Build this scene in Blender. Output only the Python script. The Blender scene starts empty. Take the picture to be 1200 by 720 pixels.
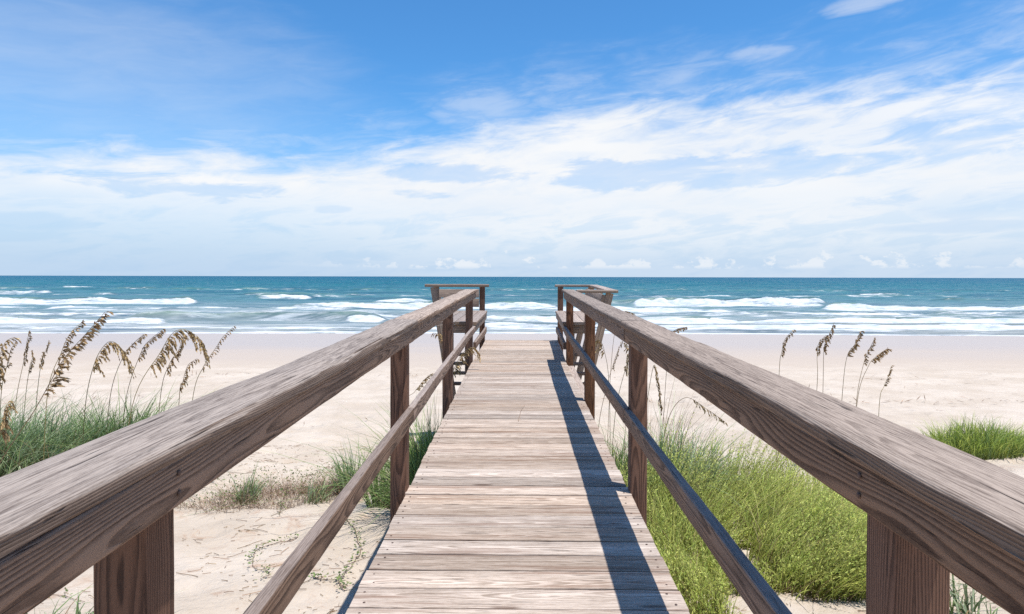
import bpy, math, random
import numpy as np
from mathutils import Vector, Matrix

random.seed(7)
rng = np.random.default_rng(11)
scene = bpy.context.scene
col = scene.collection

# ------------------------------------------------------------------ camera
F = 750.0            # focal length in pixels of a 1200 px wide picture
HC = 4.8             # camera height above the sea
HORY = 324.5
cam_d = bpy.data.cameras.new('camera')
cam = bpy.data.objects.new('camera', cam_d)
col.objects.link(cam)
cam_d.sensor_width = 36.0
cam_d.lens = 36.0 * F / 1200.0
cam_d.shift_y = -(360.0 - HORY) / 1200.0
cam_d.clip_start = 0.05
cam_d.clip_end = 60000
cam.location = (0, 0, HC)
cam.rotation_euler = (math.radians(90), -0.0025, 0)
scene.camera = cam

def at(px, py, d):
    return np.array([(px - 600.0) * d / F, d, HC - (py - HORY) * d / F])

# ------------------------------------------------------------------ numpy noise
def _hash(ix, iy, seed):
    h = (ix.astype(np.int64) * 374761393 + iy.astype(np.int64) * 668265263 + seed * 1274126177) & 0x7fffffff
    h = ((h ^ (h >> 13)) * 1274126177) & 0x7fffffff
    h = h ^ (h >> 16)
    return (h & 0xffff) / 65535.0

def vnoise(x, y, seed=0):
    x = np.asarray(x, dtype=float); y = np.asarray(y, dtype=float)
    ix = np.floor(x); iy = np.floor(y)
    fx = x - ix; fy = y - iy
    fx = fx * fx * fx * (fx * (fx * 6 - 15) + 10); fy = fy * fy * fy * (fy * (fy * 6 - 15) + 10)
    a = _hash(ix, iy, seed); b = _hash(ix + 1, iy, seed)
    c = _hash(ix, iy + 1, seed); d = _hash(ix + 1, iy + 1, seed)
    return (a + (b - a) * fx) * (1 - fy) + (c + (d - c) * fx) * fy

def fbm(x, y, seed=0, octv=4, gain=0.5):
    s = 0; a = 1.0; n = 0
    for k in range(octv):
        s = s + a * vnoise(x * 2 ** k + 17.3 * k, y * 2 ** k - 9.1 * k, seed + k)
        n += a; a *= gain
    return s / n - 0.5

def sstep(a, b, x):
    t = np.clip((x - a) / (b - a), 0, 1)
    return t * t * (3 - 2 * t)

# ------------------------------------------------------------------ terrain height
PY = [-400, -30, -6, 0, 2, 3.7, 5.3, 7, 10, 15, 23, 30, 40, 52, 62, 80, 200]
PZ = [4.5, 3.6, 3.2, 3.0, 2.95, 2.86, 2.72, 2.52, 2.2, 1.85, 1.5, 1.1, 0.6, 0.1, -0.45, -1.3, -6]
def gz(x, y):
    x = np.asarray(x, dtype=float); y = np.asarray(y, dtype=float)
    z = np.interp(y, PY, PZ)
    dry = 1 - sstep(20, 27, y)
    near = 1 - sstep(9, 16, y)
    big = fbm(x * 0.32 + 3, y * 0.32, 5, 3) * 0.30
    big = big * sstep(0.6, 2.5, np.abs(x)) * near
    z = z + big
    z = z + 0.20 * np.exp(-((x + 4.8) ** 2 / 5 + (y - 7.2) ** 2 / 3)) + 0.12 * np.exp(-((x - 6.3) ** 2 / 2 + (y - 8.6) ** 2 / 1.5))
    z = z + dry * (fbm(x * 1.6, y * 1.6, 21, 3) * 0.075 + fbm(x * 5.5, y * 5.5, 31, 3) * 0.035)
    z = z + dry * near * (-0.030 * sstep(0.62, 0.78, vnoise(x * 3.2, y * 3.2, 77)) + fbm(x * 14, y * 14, 51, 2) * 0.014)
    z = z + (1 - dry) * fbm(x * 0.05, y * 0.10, 41, 2) * 0.10
    return z

def ground_at(px, py):
    d = 5.0
    for _ in range(60):
        p = at(px, py, d)
        g = float(gz(p[0], d))
        dn = (HC - g) * F / (py - HORY)
        d = 0.5 * d + 0.5 * dn
    return at(px, py, d)

# ------------------------------------------------------------------ object helpers
def tag(o, label=None, cat=None, group=None, kind=None):
    if label: o['label'] = label
    if cat: o['category'] = cat
    if group: o['group'] = group
    if kind: o['kind'] = kind
    return o

def empty(name, loc, label, cat, group=None, matrix=None):
    o = bpy.data.objects.new(name, None)
    o.empty_display_size = 0.2
    col.objects.link(o)
    if matrix is not None: o.matrix_world = matrix
    else: o.location = loc
    return tag(o, label, cat, group)

def mesh_np(name, verts, faces_list, mats, parent=None, attrs=None, matidx=None, smooth=False, origin=None):
    """faces_list: list of (n,k) int arrays."""
    verts = np.asarray(verts, dtype=np.float32)
    if origin is not None: verts = verts - np.asarray(origin, dtype=np.float32)
    me = bpy.data.meshes.new(name)
    me.vertices.add(len(verts))
    me.vertices.foreach_set('co', verts.ravel())
    loops = np.concatenate([f.ravel() for f in faces_list]).astype(np.int32)
    tot = np.concatenate([np.full(len(f), f.shape[1]) for f in faces_list]).astype(np.int32)
    start = np.concatenate([[0], np.cumsum(tot)[:-1]]).astype(np.int32)
    me.loops.add(len(loops)); me.loops.foreach_set('vertex_index', loops)
    me.polygons.add(len(tot)); me.polygons.foreach_set('loop_start', start); me.polygons.foreach_set('loop_total', tot)
    if matidx is not None: me.polygons.foreach_set('material_index', np.asarray(matidx, dtype=np.int32))
    me.polygons.foreach_set('use_smooth', np.full(len(tot), smooth))
    me.update(calc_edges=True); me.validate()
    for an, (ty, data) in (attrs or {}).items():
        a = me.attributes.new(an, ty, 'POINT')
        data = np.asarray(data, dtype=np.float32)
        a.data.foreach_set('vector' if ty == 'FLOAT_VECTOR' else 'value', data.ravel())
    for m in (mats if isinstance(mats, (list, tuple)) else [mats]): me.materials.append(m)
    o = bpy.data.objects.new(name, me)
    col.objects.link(o)
    if parent is not None: o.parent = parent
    if origin is not None: o.location = origin
    return o

class MB:
    """collects swept wooden members into one mesh with grain coordinates"""
    def __init__(self): self.v = []; self.g = []; self.t = []; self.f = {}; self.mi = {}; self.n = 0
    def _face(self, arr, mi):
        k = arr.shape[1]
        self.f.setdefault(k, []).append(arr); self.mi.setdefault(k, []).append(np.full(len(arr), mi))
    def beam(self, p0, p1, side, w, h, r=0.004, step=0.25, jit=0.0008, up=None, mi=0, tint=None, wane=0.0, seg=2):
        """rounded rectangle w (along side) x h swept from p0 to p1 (centre line)"""
        p0 = np.array(p0, float); p1 = np.array(p1, float); side = np.array(side, float)
        L = np.linalg.norm(p1 - p0); ax = (p1 - p0) / L
        if up is None: up = np.cross(side, ax)
        up = np.array(up, float); up -= ax * up.dot(ax); up /= np.linalg.norm(up)
        side = side - ax * side.dot(ax) - up * side.dot(up); side /= np.linalg.norm(side)
        pts = []
        for cx, cy, a0 in ((1, 1, 0), (-1, 1, 90), (-1, -1, 180), (1, -1, 270)):
            for k in range(seg + 1):
                a = math.radians(a0 + 90.0 * k / seg)
                pts.append((cx * (w / 2 - r) + r * math.cos(a), cy * (h / 2 - r) + r * math.sin(a)))
        prof = np.array(pts); m = len(prof)
        ns = max(2, int(L / step) + 1)
        s = np.linspace(0, L, ns)
        far_ = random.choice((-1, 1)) * random.uniform(0.035, 0.09); near_ = random.uniform(-0.03, 0.03)
        off = np.array([random.uniform(0, 40), far_ if w < h else near_, near_ if w < h else far_])
        ph = random.uniform(0, 100)
        jx = (vnoise(s * 1.3 + ph, s * 0, 3) - .5) * 4 * jit; jy = (vnoise(s * 1.1 + ph, s * 0 + 9, 4) - .5) * 4 * jit
        P = p0 + ax * s[:, None] + side * jx[:, None] + up * jy[:, None]
        V = P[:, None, :] + side * prof[None, :, 0:1] + up * prof[None, :, 1:2]
        if jit:
            S = np.repeat(s[:, None], m, 1); K = np.repeat(np.arange(m)[None, :], ns, 0)
            dn = (vnoise(S * 9 + ph, K * 3.1, 8) - .5) * 2 * jit
            if wane: dn = dn - wane * np.clip(fbm(S * 1.5 + ph, K * 0.35, 12, 3) * 2.2, 0, 1)
            V = V + (side * prof[None, :, 0:1] * (1.0 / w) + up * prof[None, :, 1:2] * (1.0 / h)) * dn[:, :, None] * 1.6
        G = np.stack([np.repeat(s[:, None], m, 1), np.repeat(prof[None, :, 0], ns, 0), np.repeat(prof[None, :, 1], ns, 0)], -1) + off
        b = self.n
        self.v.append(V.reshape(-1, 3)); self.g.append(G.reshape(-1, 3))
        tv = random.random() if tint is None else tint
        self.t.append(np.full(ns * m, tv)); self.n += ns * m
        i = np.arange(ns - 1)[:, None] * m; j = np.arange(m)[None, :]; j2 = (j + 1) % m
        q = np.stack([i + j, i + m + j, i + m + j2, i + j2], -1).reshape(-1, 4) + b
        # orientation
        a, bb, c = V.reshape(-1, 3)[q[0] - b][:3]
        nn = np.cross(bb - a, c - a); outw = V.reshape(-1, 3)[q[0][0] - b] - P[0]
        if nn.dot(outw) < 0: q = q[:, ::-1]
        self._face(q, mi)
        e0 = np.arange(m) + b; e1 = np.arange(m) + b + (ns - 1) * m
        def capf(e, nrm):
            vv = np.concatenate(self.v)[e] if False else V.reshape(-1, 3)[e - b]
            n2 = np.cross(vv[1] - vv[0], vv[m // 2] - vv[0])
            return (e if n2.dot(nrm) > 0 else e[::-1])[None, :]
        self._face(capf(e0, -ax), mi); self._face(capf(e1, ax), mi)
    def disc(self, c, nrm, r, h=0.002, n=8, mi=0):
        c = np.array(c, float); nrm = np.array(nrm, float); nrm /= np.linalg.norm(nrm)
        a = np.cross(nrm, [0.3, 0.8, 0.51]); a /= np.linalg.norm(a); bb = np.cross(nrm, a)
        an = np.arange(n) * 2 * math.pi / n
        ring = c + r * (np.cos(an)[:, None] * a + np.sin(an)[:, None] * bb)
        V = np.concatenate([ring, ring * 0 + c + (ring - c) * 0.75 + nrm * h])
        b = self.n; self.v.append(V); self.g.append(V.copy()); self.t.append(np.full(2 * n, .5)); self.n += 2 * n
        j = np.arange(n); j2 = (j + 1) % n
        self._face(np.stack([j, j2, j2 + n, j + n], -1) + b, mi)
        self._face((np.arange(n) + n + b)[None, :], mi)
    def build(self, name, mats, parent=None, fn=None):
        V = np.concatenate(self.v)
        if fn is not None: V = fn(V)
        fl = []; mi = []
        for k in self.f:
            fl.append(np.concatenate(self.f[k])); mi.append(np.concatenate(self.mi[k]))
        # local origin at the part's centre
        o0 = (V.min(0) + V.max(0)) / 2
        o = mesh_np(name, V, fl, mats, parent, {'g': ('FLOAT_VECTOR', np.concatenate(self.g)), 't': ('FLOAT', np.concatenate(self.t))}, np.concatenate(mi), smooth=True, origin=o0)
        o.data.set_sharp_from_angle(angle=math.radians(50))
        return o

# ------------------------------------------------------------------ node helpers
class NT:
    def __init__(self, tree): self.t = tree
    def n(self, ty, **kw):
        nd = self.t.nodes.new(ty)
        for k, v in kw.items(): setattr(nd, k, v)
        return nd
    def link(self, a, b): self.t.links.new(a, b)
    def set(self, sock, v):
        if hasattr(v, 'is_output'): self.link(v, sock)
        else: sock.default_value = v
    def m(self, op, a, b=None, c=None, clamp=False):
        nd = self.n('ShaderNodeMath', operation=op, use_clamp=clamp)
        self.set(nd.inputs[0], a)
        if b is not None: self.set(nd.inputs[1], b)
        if c is not None: self.set(nd.inputs[2], c)
        return nd.outputs[0]
    def ss(self, x, a, b, lo=0.0, hi=1.0):
        nd = self.n('ShaderNodeMapRange', interpolation_type='SMOOTHSTEP')
        self.set(nd.inputs[0], x); nd.inputs[1].default_value = a; nd.inputs[2].default_value = b
        nd.inputs[3].default_value = lo; nd.inputs[4].default_value = hi
        return nd.outputs[0]
    def lin(self, x, a, b, lo=0.0, hi=1.0):
        nd = self.n('ShaderNodeMapRange')
        self.set(nd.inputs[0], x); nd.inputs[1].default_value = a; nd.inputs[2].default_value = b
        nd.inputs[3].default_value = lo; nd.inputs[4].default_value = hi
        return nd.outputs[0]
    def vec(self, x, y, z):
        nd = self.n('ShaderNodeCombineXYZ')
        self.set(nd.inputs[0], x); self.set(nd.inputs[1], y); self.set(nd.inputs[2], z)
        return nd.outputs[0]
    def sep(self, v):
        nd = self.n('ShaderNodeSeparateXYZ'); self.link(v, nd.inputs[0]); return nd.outputs
    def vmul(self, v, s):
        nd = self.n('ShaderNodeVectorMath', operation='MULTIPLY'); self.link(v, nd.inputs[0]); nd.inputs[1].default_value = s
        return nd.outputs[0]
    def noise(self, v, scale=1.0, detail=3.0, rough=0.5, dist=0.0):
        nd = self.n('ShaderNodeTexNoise')
        if v is not None: self.link(v, nd.inputs['Vector'])
        nd.inputs['Scale'].default_value = scale; nd.inputs['Detail'].default_value = detail
        nd.inputs['Roughness'].default_value = rough; nd.inputs['Distortion'].default_value = dist
        return nd.outputs[0]
    def voro(self, v, scale=1.0, feature='F1'):
        nd = self.n('ShaderNodeTexVoronoi', feature=feature)
        self.link(v, nd.inputs['Vector']); nd.inputs['Scale'].default_value = scale
        return nd
    def mix(self, f, a, b, blend='MIX'):
        nd = self.n('ShaderNodeMix', data_type='RGBA', blend_type=blend)
        self.set(nd.inputs[0], f)
        self.set(nd.inputs[6], a if hasattr(a, 'is_output') else (*a, 1)); self.set(nd.inputs[7], b if hasattr(b, 'is_output') else (*b, 1))
        return nd.outputs[2]
    def attr(self, name, fac=False):
        nd = self.n('ShaderNodeAttribute', attribute_name=name)
        return nd.outputs['Fac'] if fac else nd.outputs['Vector']
    def bump(self, h, strength, dist, nrm=None):
        nd = self.n('ShaderNodeBump'); self.link(h, nd.inputs['Height'])
        nd.inputs['Strength'].default_value = strength; nd.inputs['Distance'].default_value = dist
        if nrm is not None: self.link(nrm, nd.inputs['Normal'])
        return nd.outputs[0]

def material(name):
    m = bpy.data.materials.new(name); m.use_nodes = True
    t = NT(m.node_tree); m.node_tree.nodes.clear()
    out = t.n('ShaderNodeOutputMaterial'); p = t.n('ShaderNodeBsdfPrincipled')
    t.link(p.outputs[0], out.inputs[0])
    return m, t, p, out

def wood(name, light, dark, top_light, top_dark, ring=150.0, contrast=0.8, top_amount=0.9, knots=False, top_ring=0.34):
    m, t, p, out = material(name)
    g = t.attr('g'); tint = t.attr('t', True)
    u, v, w = t.sep(g)
    n1 = t.noise(t.vmul(g, (1.1, 6, 6)), 1.0, 1.5)
    n2 = t.noise(t.vmul(g, (5.0, 45, 45)), 1.0, 3.0)
    r = t.m('SQRT', t.m('ADD', t.m('MULTIPLY', v, v), t.m('MULTIPLY', w, w)))
    ph = t.m('ADD', t.m('MULTIPLY', r, ring), t.m('MULTIPLY', n1, 13.0))
    ph = t.m('ADD', ph, t.m('MULTIPLY', n2, 0.9))
    saw = t.m('FRACT', ph)
    rings = t.m('MULTIPLY', t.ss(saw, 0.15, 0.85), t.ss(saw, 1.0, 0.88))
    fib = t.noise(t.vmul(g, (14, 330, 330)), 1.0, 4.0, 0.65)
    fib2 = t.noise(t.vmul(g, (4.5, 105, 105)), 1.0, 5.0, 0.68)
    speck = t.noise(t.vmul(g, (70, 260, 260)), 1.0, 3.0, 0.7)
    blot = t.noise(t.vmul(g, (1.1, 11, 11)), 1.0, 4.0, 0.6)
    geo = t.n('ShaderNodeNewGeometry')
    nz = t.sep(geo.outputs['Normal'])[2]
    f_side = t.m('ADD', t.m('MULTIPLY', rings, contrast), t.m('ADD', t.m('MULTIPLY', t.m('SUBTRACT', fib2, 0.5), 1.2), t.m('MULTIPLY', t.m('SUBTRACT', speck, 0.5), 0.8)), clamp=True)
    f_side = t.m('ADD', f_side, t.m('MULTIPLY', t.m('SUBTRACT', blot, 0.5), 0.9), clamp=True)
    c_side = t.mix(f_side, light, dark)
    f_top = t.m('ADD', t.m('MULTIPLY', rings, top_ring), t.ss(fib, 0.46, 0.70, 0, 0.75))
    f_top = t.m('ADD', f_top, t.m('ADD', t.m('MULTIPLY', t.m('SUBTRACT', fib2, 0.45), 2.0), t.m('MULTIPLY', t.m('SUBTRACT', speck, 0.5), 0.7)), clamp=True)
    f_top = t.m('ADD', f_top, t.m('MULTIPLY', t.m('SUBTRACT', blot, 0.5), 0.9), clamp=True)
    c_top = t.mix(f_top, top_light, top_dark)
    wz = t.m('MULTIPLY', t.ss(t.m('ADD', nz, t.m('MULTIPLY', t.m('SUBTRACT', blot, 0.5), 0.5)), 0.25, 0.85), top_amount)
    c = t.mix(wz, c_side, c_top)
    # cracks along the grain
    crk = t.noise(t.vmul(g, (4.5, 120, 120)), 1.0, 3.0, 0.55, 0.4)
    ck = t.m('MULTIPLY', t.ss(crk, 0.63, 0.70), 0.85)
    c = t.mix(ck, c, tuple(0.35 * x for x in dark))
    if knots:
        vn = t.voro(t.vmul(g, (1.9, 9.5, 9.5)), 1.0)
        dk = t.sep(vn.outputs['Color'])
        rare = t.ss(dk[0], 0.80, 0.82)
        kn = t.m('MULTIPLY', t.ss(vn.outputs['Distance'], 0.15, 0.05), rare)
        c = t.mix(t.m('MULTIPLY', kn, 0.75), c, (0.13, 0.075, 0.05))
        stain = t.m('MULTIPLY', t.ss(t.noise(t.vmul(g, (1.0, 24, 24)), 1.0, 5.0, 0.66), 0.48, 0.70), 0.75)
        c = t.mix(stain, c, (0.23, 0.13, 0.085))
    hv = t.n('ShaderNodeHueSaturation')
    t.link(c, hv.inputs['Color'])
    t.link(t.lin(tint, 0, 1, 0.76, 1.16), hv.inputs['Value'])
    t.link(t.lin(t.m('FRACT', t.m('MULTIPLY', tint, 7.7)), 0, 1, 0.82, 1.10), hv.inputs['Saturation'])
    t.link(hv.outputs[0], p.inputs['Base Color'])
    p.inputs['Roughness'].default_value = 0.72
    p.inputs['Specular IOR Level'].default_value = 0.25
    hgt = t.m('SUBTRACT', t.m('ADD', t.m('MULTIPLY', fib, 0.35), t.m('MULTIPLY', fib2, 0.8)), t.m('ADD', t.m('MULTIPLY', rings, 0.35), t.m('MULTIPLY', ck, 1.2)))
    t.link(t.bump(hgt, 0.55, 0.004), p.inputs['Normal'])
    return m

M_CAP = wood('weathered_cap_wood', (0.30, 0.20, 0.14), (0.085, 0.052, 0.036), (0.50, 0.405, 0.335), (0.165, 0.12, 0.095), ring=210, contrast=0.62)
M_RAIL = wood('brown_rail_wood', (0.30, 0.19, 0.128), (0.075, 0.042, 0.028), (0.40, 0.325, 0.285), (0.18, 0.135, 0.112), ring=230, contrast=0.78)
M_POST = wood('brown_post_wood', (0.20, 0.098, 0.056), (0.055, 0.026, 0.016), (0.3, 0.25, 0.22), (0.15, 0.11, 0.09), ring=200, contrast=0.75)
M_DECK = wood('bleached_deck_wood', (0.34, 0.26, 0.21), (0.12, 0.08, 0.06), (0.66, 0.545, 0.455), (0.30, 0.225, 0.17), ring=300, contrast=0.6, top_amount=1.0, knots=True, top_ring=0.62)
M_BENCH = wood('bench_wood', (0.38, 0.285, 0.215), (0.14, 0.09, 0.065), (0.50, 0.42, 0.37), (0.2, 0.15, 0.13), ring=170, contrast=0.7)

M_SCREW, t, p, _ = material('rusted_steel')
t.link(t.mix(t.noise(t.n('ShaderNodeTexCoord').outputs['Object'], 300), (0.06, 0.035, 0.028), (0.16, 0.10, 0.08)), p.inputs['Base Color'])
p.inputs['Roughness'].default_value = 0.6; p.inputs['Metallic'].default_value = 0.4

def leaf_mat(name, c0, c1, c2, trans=0.35, rough=0.55):
    """c0 base, c1 tip, c2 random alternative; attributes h (0..1 along) and r (random per blade)"""
    m = bpy.data.materials.new(name); m.use_nodes = True
    t = NT(m.node_tree); m.node_tree.nodes.clear()
    out = t.n('ShaderNodeOutputMaterial')
    h = t.attr('h', True); r = t.attr('r', True)
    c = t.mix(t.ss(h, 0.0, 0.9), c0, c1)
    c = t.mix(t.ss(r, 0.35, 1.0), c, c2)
    hv = t.n('ShaderNodeHueSaturation'); t.link(c, hv.inputs['Color'])
    t.link(t.lin(t.m('FRACT', t.m('MULTIPLY', r, 13.7)), 0, 1, 0.55, 1.45), hv.inputs['Value'])
    p = t.n('ShaderNodeBsdfPrincipled'); p.inputs['Roughness'].default_value = rough
    p.inputs['Specular IOR Level'].default_value = 0.35
    t.link(hv.outputs[0], p.inputs['Base Color'])
    tr = t.n('ShaderNodeBsdfTranslucent'); t.link(hv.outputs[0], tr.inputs[0])
    mx = t.n('ShaderNodeMixShader'); mx.inputs[0].default_value = trans
    t.link(p.outputs[0], mx.inputs[1]); t.link(tr.outputs[0], mx.inputs[2]); t.link(mx.outputs[0], out.inputs[0])
    return m

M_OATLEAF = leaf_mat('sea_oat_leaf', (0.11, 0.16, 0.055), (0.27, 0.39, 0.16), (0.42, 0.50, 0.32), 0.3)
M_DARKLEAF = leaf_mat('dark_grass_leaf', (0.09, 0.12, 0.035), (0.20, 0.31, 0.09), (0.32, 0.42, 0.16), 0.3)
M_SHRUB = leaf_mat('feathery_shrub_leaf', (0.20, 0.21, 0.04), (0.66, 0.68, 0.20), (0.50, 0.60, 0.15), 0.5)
M_SHRUBSTEM = leaf_mat('shrub_stem', (0.14, 0.09, 0.05), (0.22, 0.22, 0.07), (0.2, 0.16, 0.07), 0.1)
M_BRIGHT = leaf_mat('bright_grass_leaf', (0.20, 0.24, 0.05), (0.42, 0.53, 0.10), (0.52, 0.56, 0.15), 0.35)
M_STRAW = leaf_mat('dry_straw', (0.20, 0.135, 0.075), (0.40, 0.30, 0.18), (0.30, 0.20, 0.12), 0.15, 0.7)
M_TWIG = leaf_mat('dry_twig', (0.19, 0.125, 0.09), (0.32, 0.23, 0.17), (0.38, 0.25, 0.17), 0.0, 0.8)
M_STEM = leaf_mat('oat_stem', (0.20, 0.16, 0.06), (0.34, 0.26, 0.13), (0.26, 0.17, 0.09), 0.05, 0.6)
M_SEED_TAN = leaf_mat('tan_seed', (0.42, 0.29, 0.12), (0.64, 0.48, 0.25), (0.30, 0.18, 0.08), 0.3, 0.7)
M_SEED_DARK = leaf_mat('brown_seed', (0.22, 0.13, 0.06), (0.38, 0.25, 0.12), (0.56, 0.40, 0.21), 0.3, 0.7)
M_VINE = leaf_mat('vine_leaf', (0.11, 0.17, 0.05), (0.17, 0.24, 0.075), (0.24, 0.26, 0.10), 0.25)

# ------------------------------------------------------------------ sand
def sand_material():
    m, t, p, out = material('beach_sand')
    geo = t.n('ShaderNodeNewGeometry'); pos = geo.outputs['Position']
    x, y, z = t.sep(pos)
    n_l = t.noise(pos, 0.9, 5, 0.6); n_s = t.noise(pos, 9, 4, 0.65); n_g = t.noise(pos, 260, 2, 0.7)
    c = t.mix(t.ss(n_l, 0.35, 0.68), (0.535, 0.45, 0.365), (0.625, 0.54, 0.455))
    c = t.mix(t.m('MULTIPLY', t.ss(n_s, 0.55, 0.75), 0.5), c, (0.47, 0.37, 0.28))
    c = t.mix(t.m('MULTIPLY', t.ss(n_g, 0.58, 0.75), 0.4), c, (0.38, 0.29, 0.22))
    c = t.mix(t.m('MULTIPLY', t.ss(n_g, 0.42, 0.28), 0.4), c, (0.72, 0.66, 0.58))
    # reddish straw litter stains near the boardwalk
    st = t.m('MULTIPLY', t.ss(t.noise(pos, 2.2, 6, 0.7, 0.6), 0.52, 0.68), t.ss(y, 10, 6))
    c = t.mix(t.m('MULTIPLY', st, 0.55), c, (0.40, 0.23, 0.14))
    # damp and wet zone towards the water
    wob = t.m('MULTIPLY', t.m('SUBTRACT', t.noise(t.vmul(pos, (0.05, 0.14, 0)), 1.0, 4, 0.55), 0.5), 9.0)
    yy = t.m('ADD', y, wob)
    damp = t.ss(yy, 20.0, 27.0); wet = t.ss(t.m('ADD', yy, t.m('MULTIPLY', t.m('SUBTRACT', t.noise(t.vmul(pos, (0.12, 0.5, 0)), 1.0, 5, 0.6), 0.5), 10.0)), 23.0, 41.0)
    c = t.mix(damp, c, (0.50, 0.42, 0.35))
    c = t.mix(wet, c, (0.47, 0.405, 0.36))
    t.link(c, p.inputs['Base Color'])
    t.link(t.lin(wet, 0, 1, 0.9, 0.42), p.inputs['Roughness'])
    t.link(t.lin(wet, 0, 1, 0.15, 0.4), p.inputs['Specular IOR Level'])
    hgt = t.m('ADD', t.m('MULTIPLY', t.noise(pos, 22, 4, 0.65), 1.0), t.m('MULTIPLY', n_g, 0.18))
    hgt = t.m('ADD', hgt, t.m('MULTIPLY', t.noise(pos, 4.5, 4, 0.62), 3.2))
    vd = t.voro(t.vmul(pos, (1.7, 1.7, 0)), 1.0, 'SMOOTH_F1'); vd.inputs['Smoothness'].default_value = 0.35
    prints = t.m('MULTIPLY', t.ss(vd.outputs['Distance'], 0.12, 0.36), t.ss(t.noise(t.vmul(pos, (0.22, 0.22, 0)), 1.0, 3, 0.5), 0.40, 0.58))
    hgt = t.m('ADD', hgt, t.m('MULTIPLY', prints, 3.0))
    hgt = t.m('MULTIPLY', hgt, t.lin(damp, 0, 1, 1.0, 0.12))
    t.link(t.bump(hgt, 0.6, 0.03), p.inputs['Normal'])
    return m
M_SAND = sand_material()

def axis_grid(lo_dense, hi_dense, step, lo, hi, grow=1.12):
    a = list(np.arange(lo_dense, hi_dense + 1e-6, step))
    s = step
    while a[-1] < hi: s *= grow; a.append(a[-1] + s)
    s = step; b = []
    c = a[0]
    while c > lo: s *= grow; c -= s; b.append(c)
    return np.array(b[::-1] + a)
gx = axis_grid(-7.5, 7.5, 0.055, -3000, 3000, 1.10)
gy = axis_grid(1.2, 12.0, 0.055, -400, 75, 1.05)
X, Y = np.meshgrid(gx, gy)
V = np.stack([X, Y, gz(X, Y)], -1).reshape(-1, 3)
def grid_faces(nr, nc):
    i = np.arange(nr - 1)[:, None] * nc; j = np.arange(nc - 1)[None, :]
    return np.stack([i + j, i + j + 1, i + nc + j + 1, i + nc + j], -1).reshape(-1, 4)
tag(mesh_np('sand', V, [grid_faces(len(gy), len(gx))], M_SAND, smooth=True), 'pale sandy beach with damp strip by the water', 'beach', kind='structure')

# ------------------------------------------------------------------ sea
rows = []
y = 47.0
while y < 140: rows.append(y); y += 0.26
while y < 1600: rows.append(y); y *= 1.0065
while y < 40000: rows.append(y); y *= 1.06
rows = np.array(rows)
us = np.linspace(-1.25, 1.25, 1000)
U, YY = np.meshgrid(us, rows)
XX = U * YY
def breaker(px0, px1, py, height, front, back, foam, wig=3.0, seed=0, soft=25, lump=0.5):
    """one rolling wave: crest line, height, foam length towards the beach and behind"""
    d0 = HC * F / (py - HORY)
    xc0, xc1 = (px0 - 600) / F, (px1 - 600) / F
    so = soft / F
    along = sstep(xc0 - so, xc0 + so, U) * (1 - sstep(xc1 - so, xc1 + so, U))
    crest = d0 + wig * 2 * fbm(XX * 0.022 + seed * 7.7, XX * 0 + seed, 60 + seed, 4)
    s = YY - crest                       # >0 behind the crest (towards the horizon)
    lum = 1 - lump + lump * 2 * (fbm(XX * 0.16 + seed, XX * 0, 90 + seed, 3) + .5)
    prof = np.where(s < 0, np.exp(-(s / 1.1) ** 2), np.exp(-(s / 4.5) ** 2))
    h = height * prof * along * np.clip(lum, 0.2, 1.5)
    fr = front * np.clip(lum, 0.3, 1.6)
    fm = np.where(s < 0, 1 - 0.75 * sstep(fr * 0.15, fr * 1.1, -s) - 0.25 * sstep(fr, fr * 1.6, -s), 1 - sstep(0.0, back, s)) * along * foam
    return h, fm
Hh = np.zeros_like(XX); Fm = np.zeros_like(XX)
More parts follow.
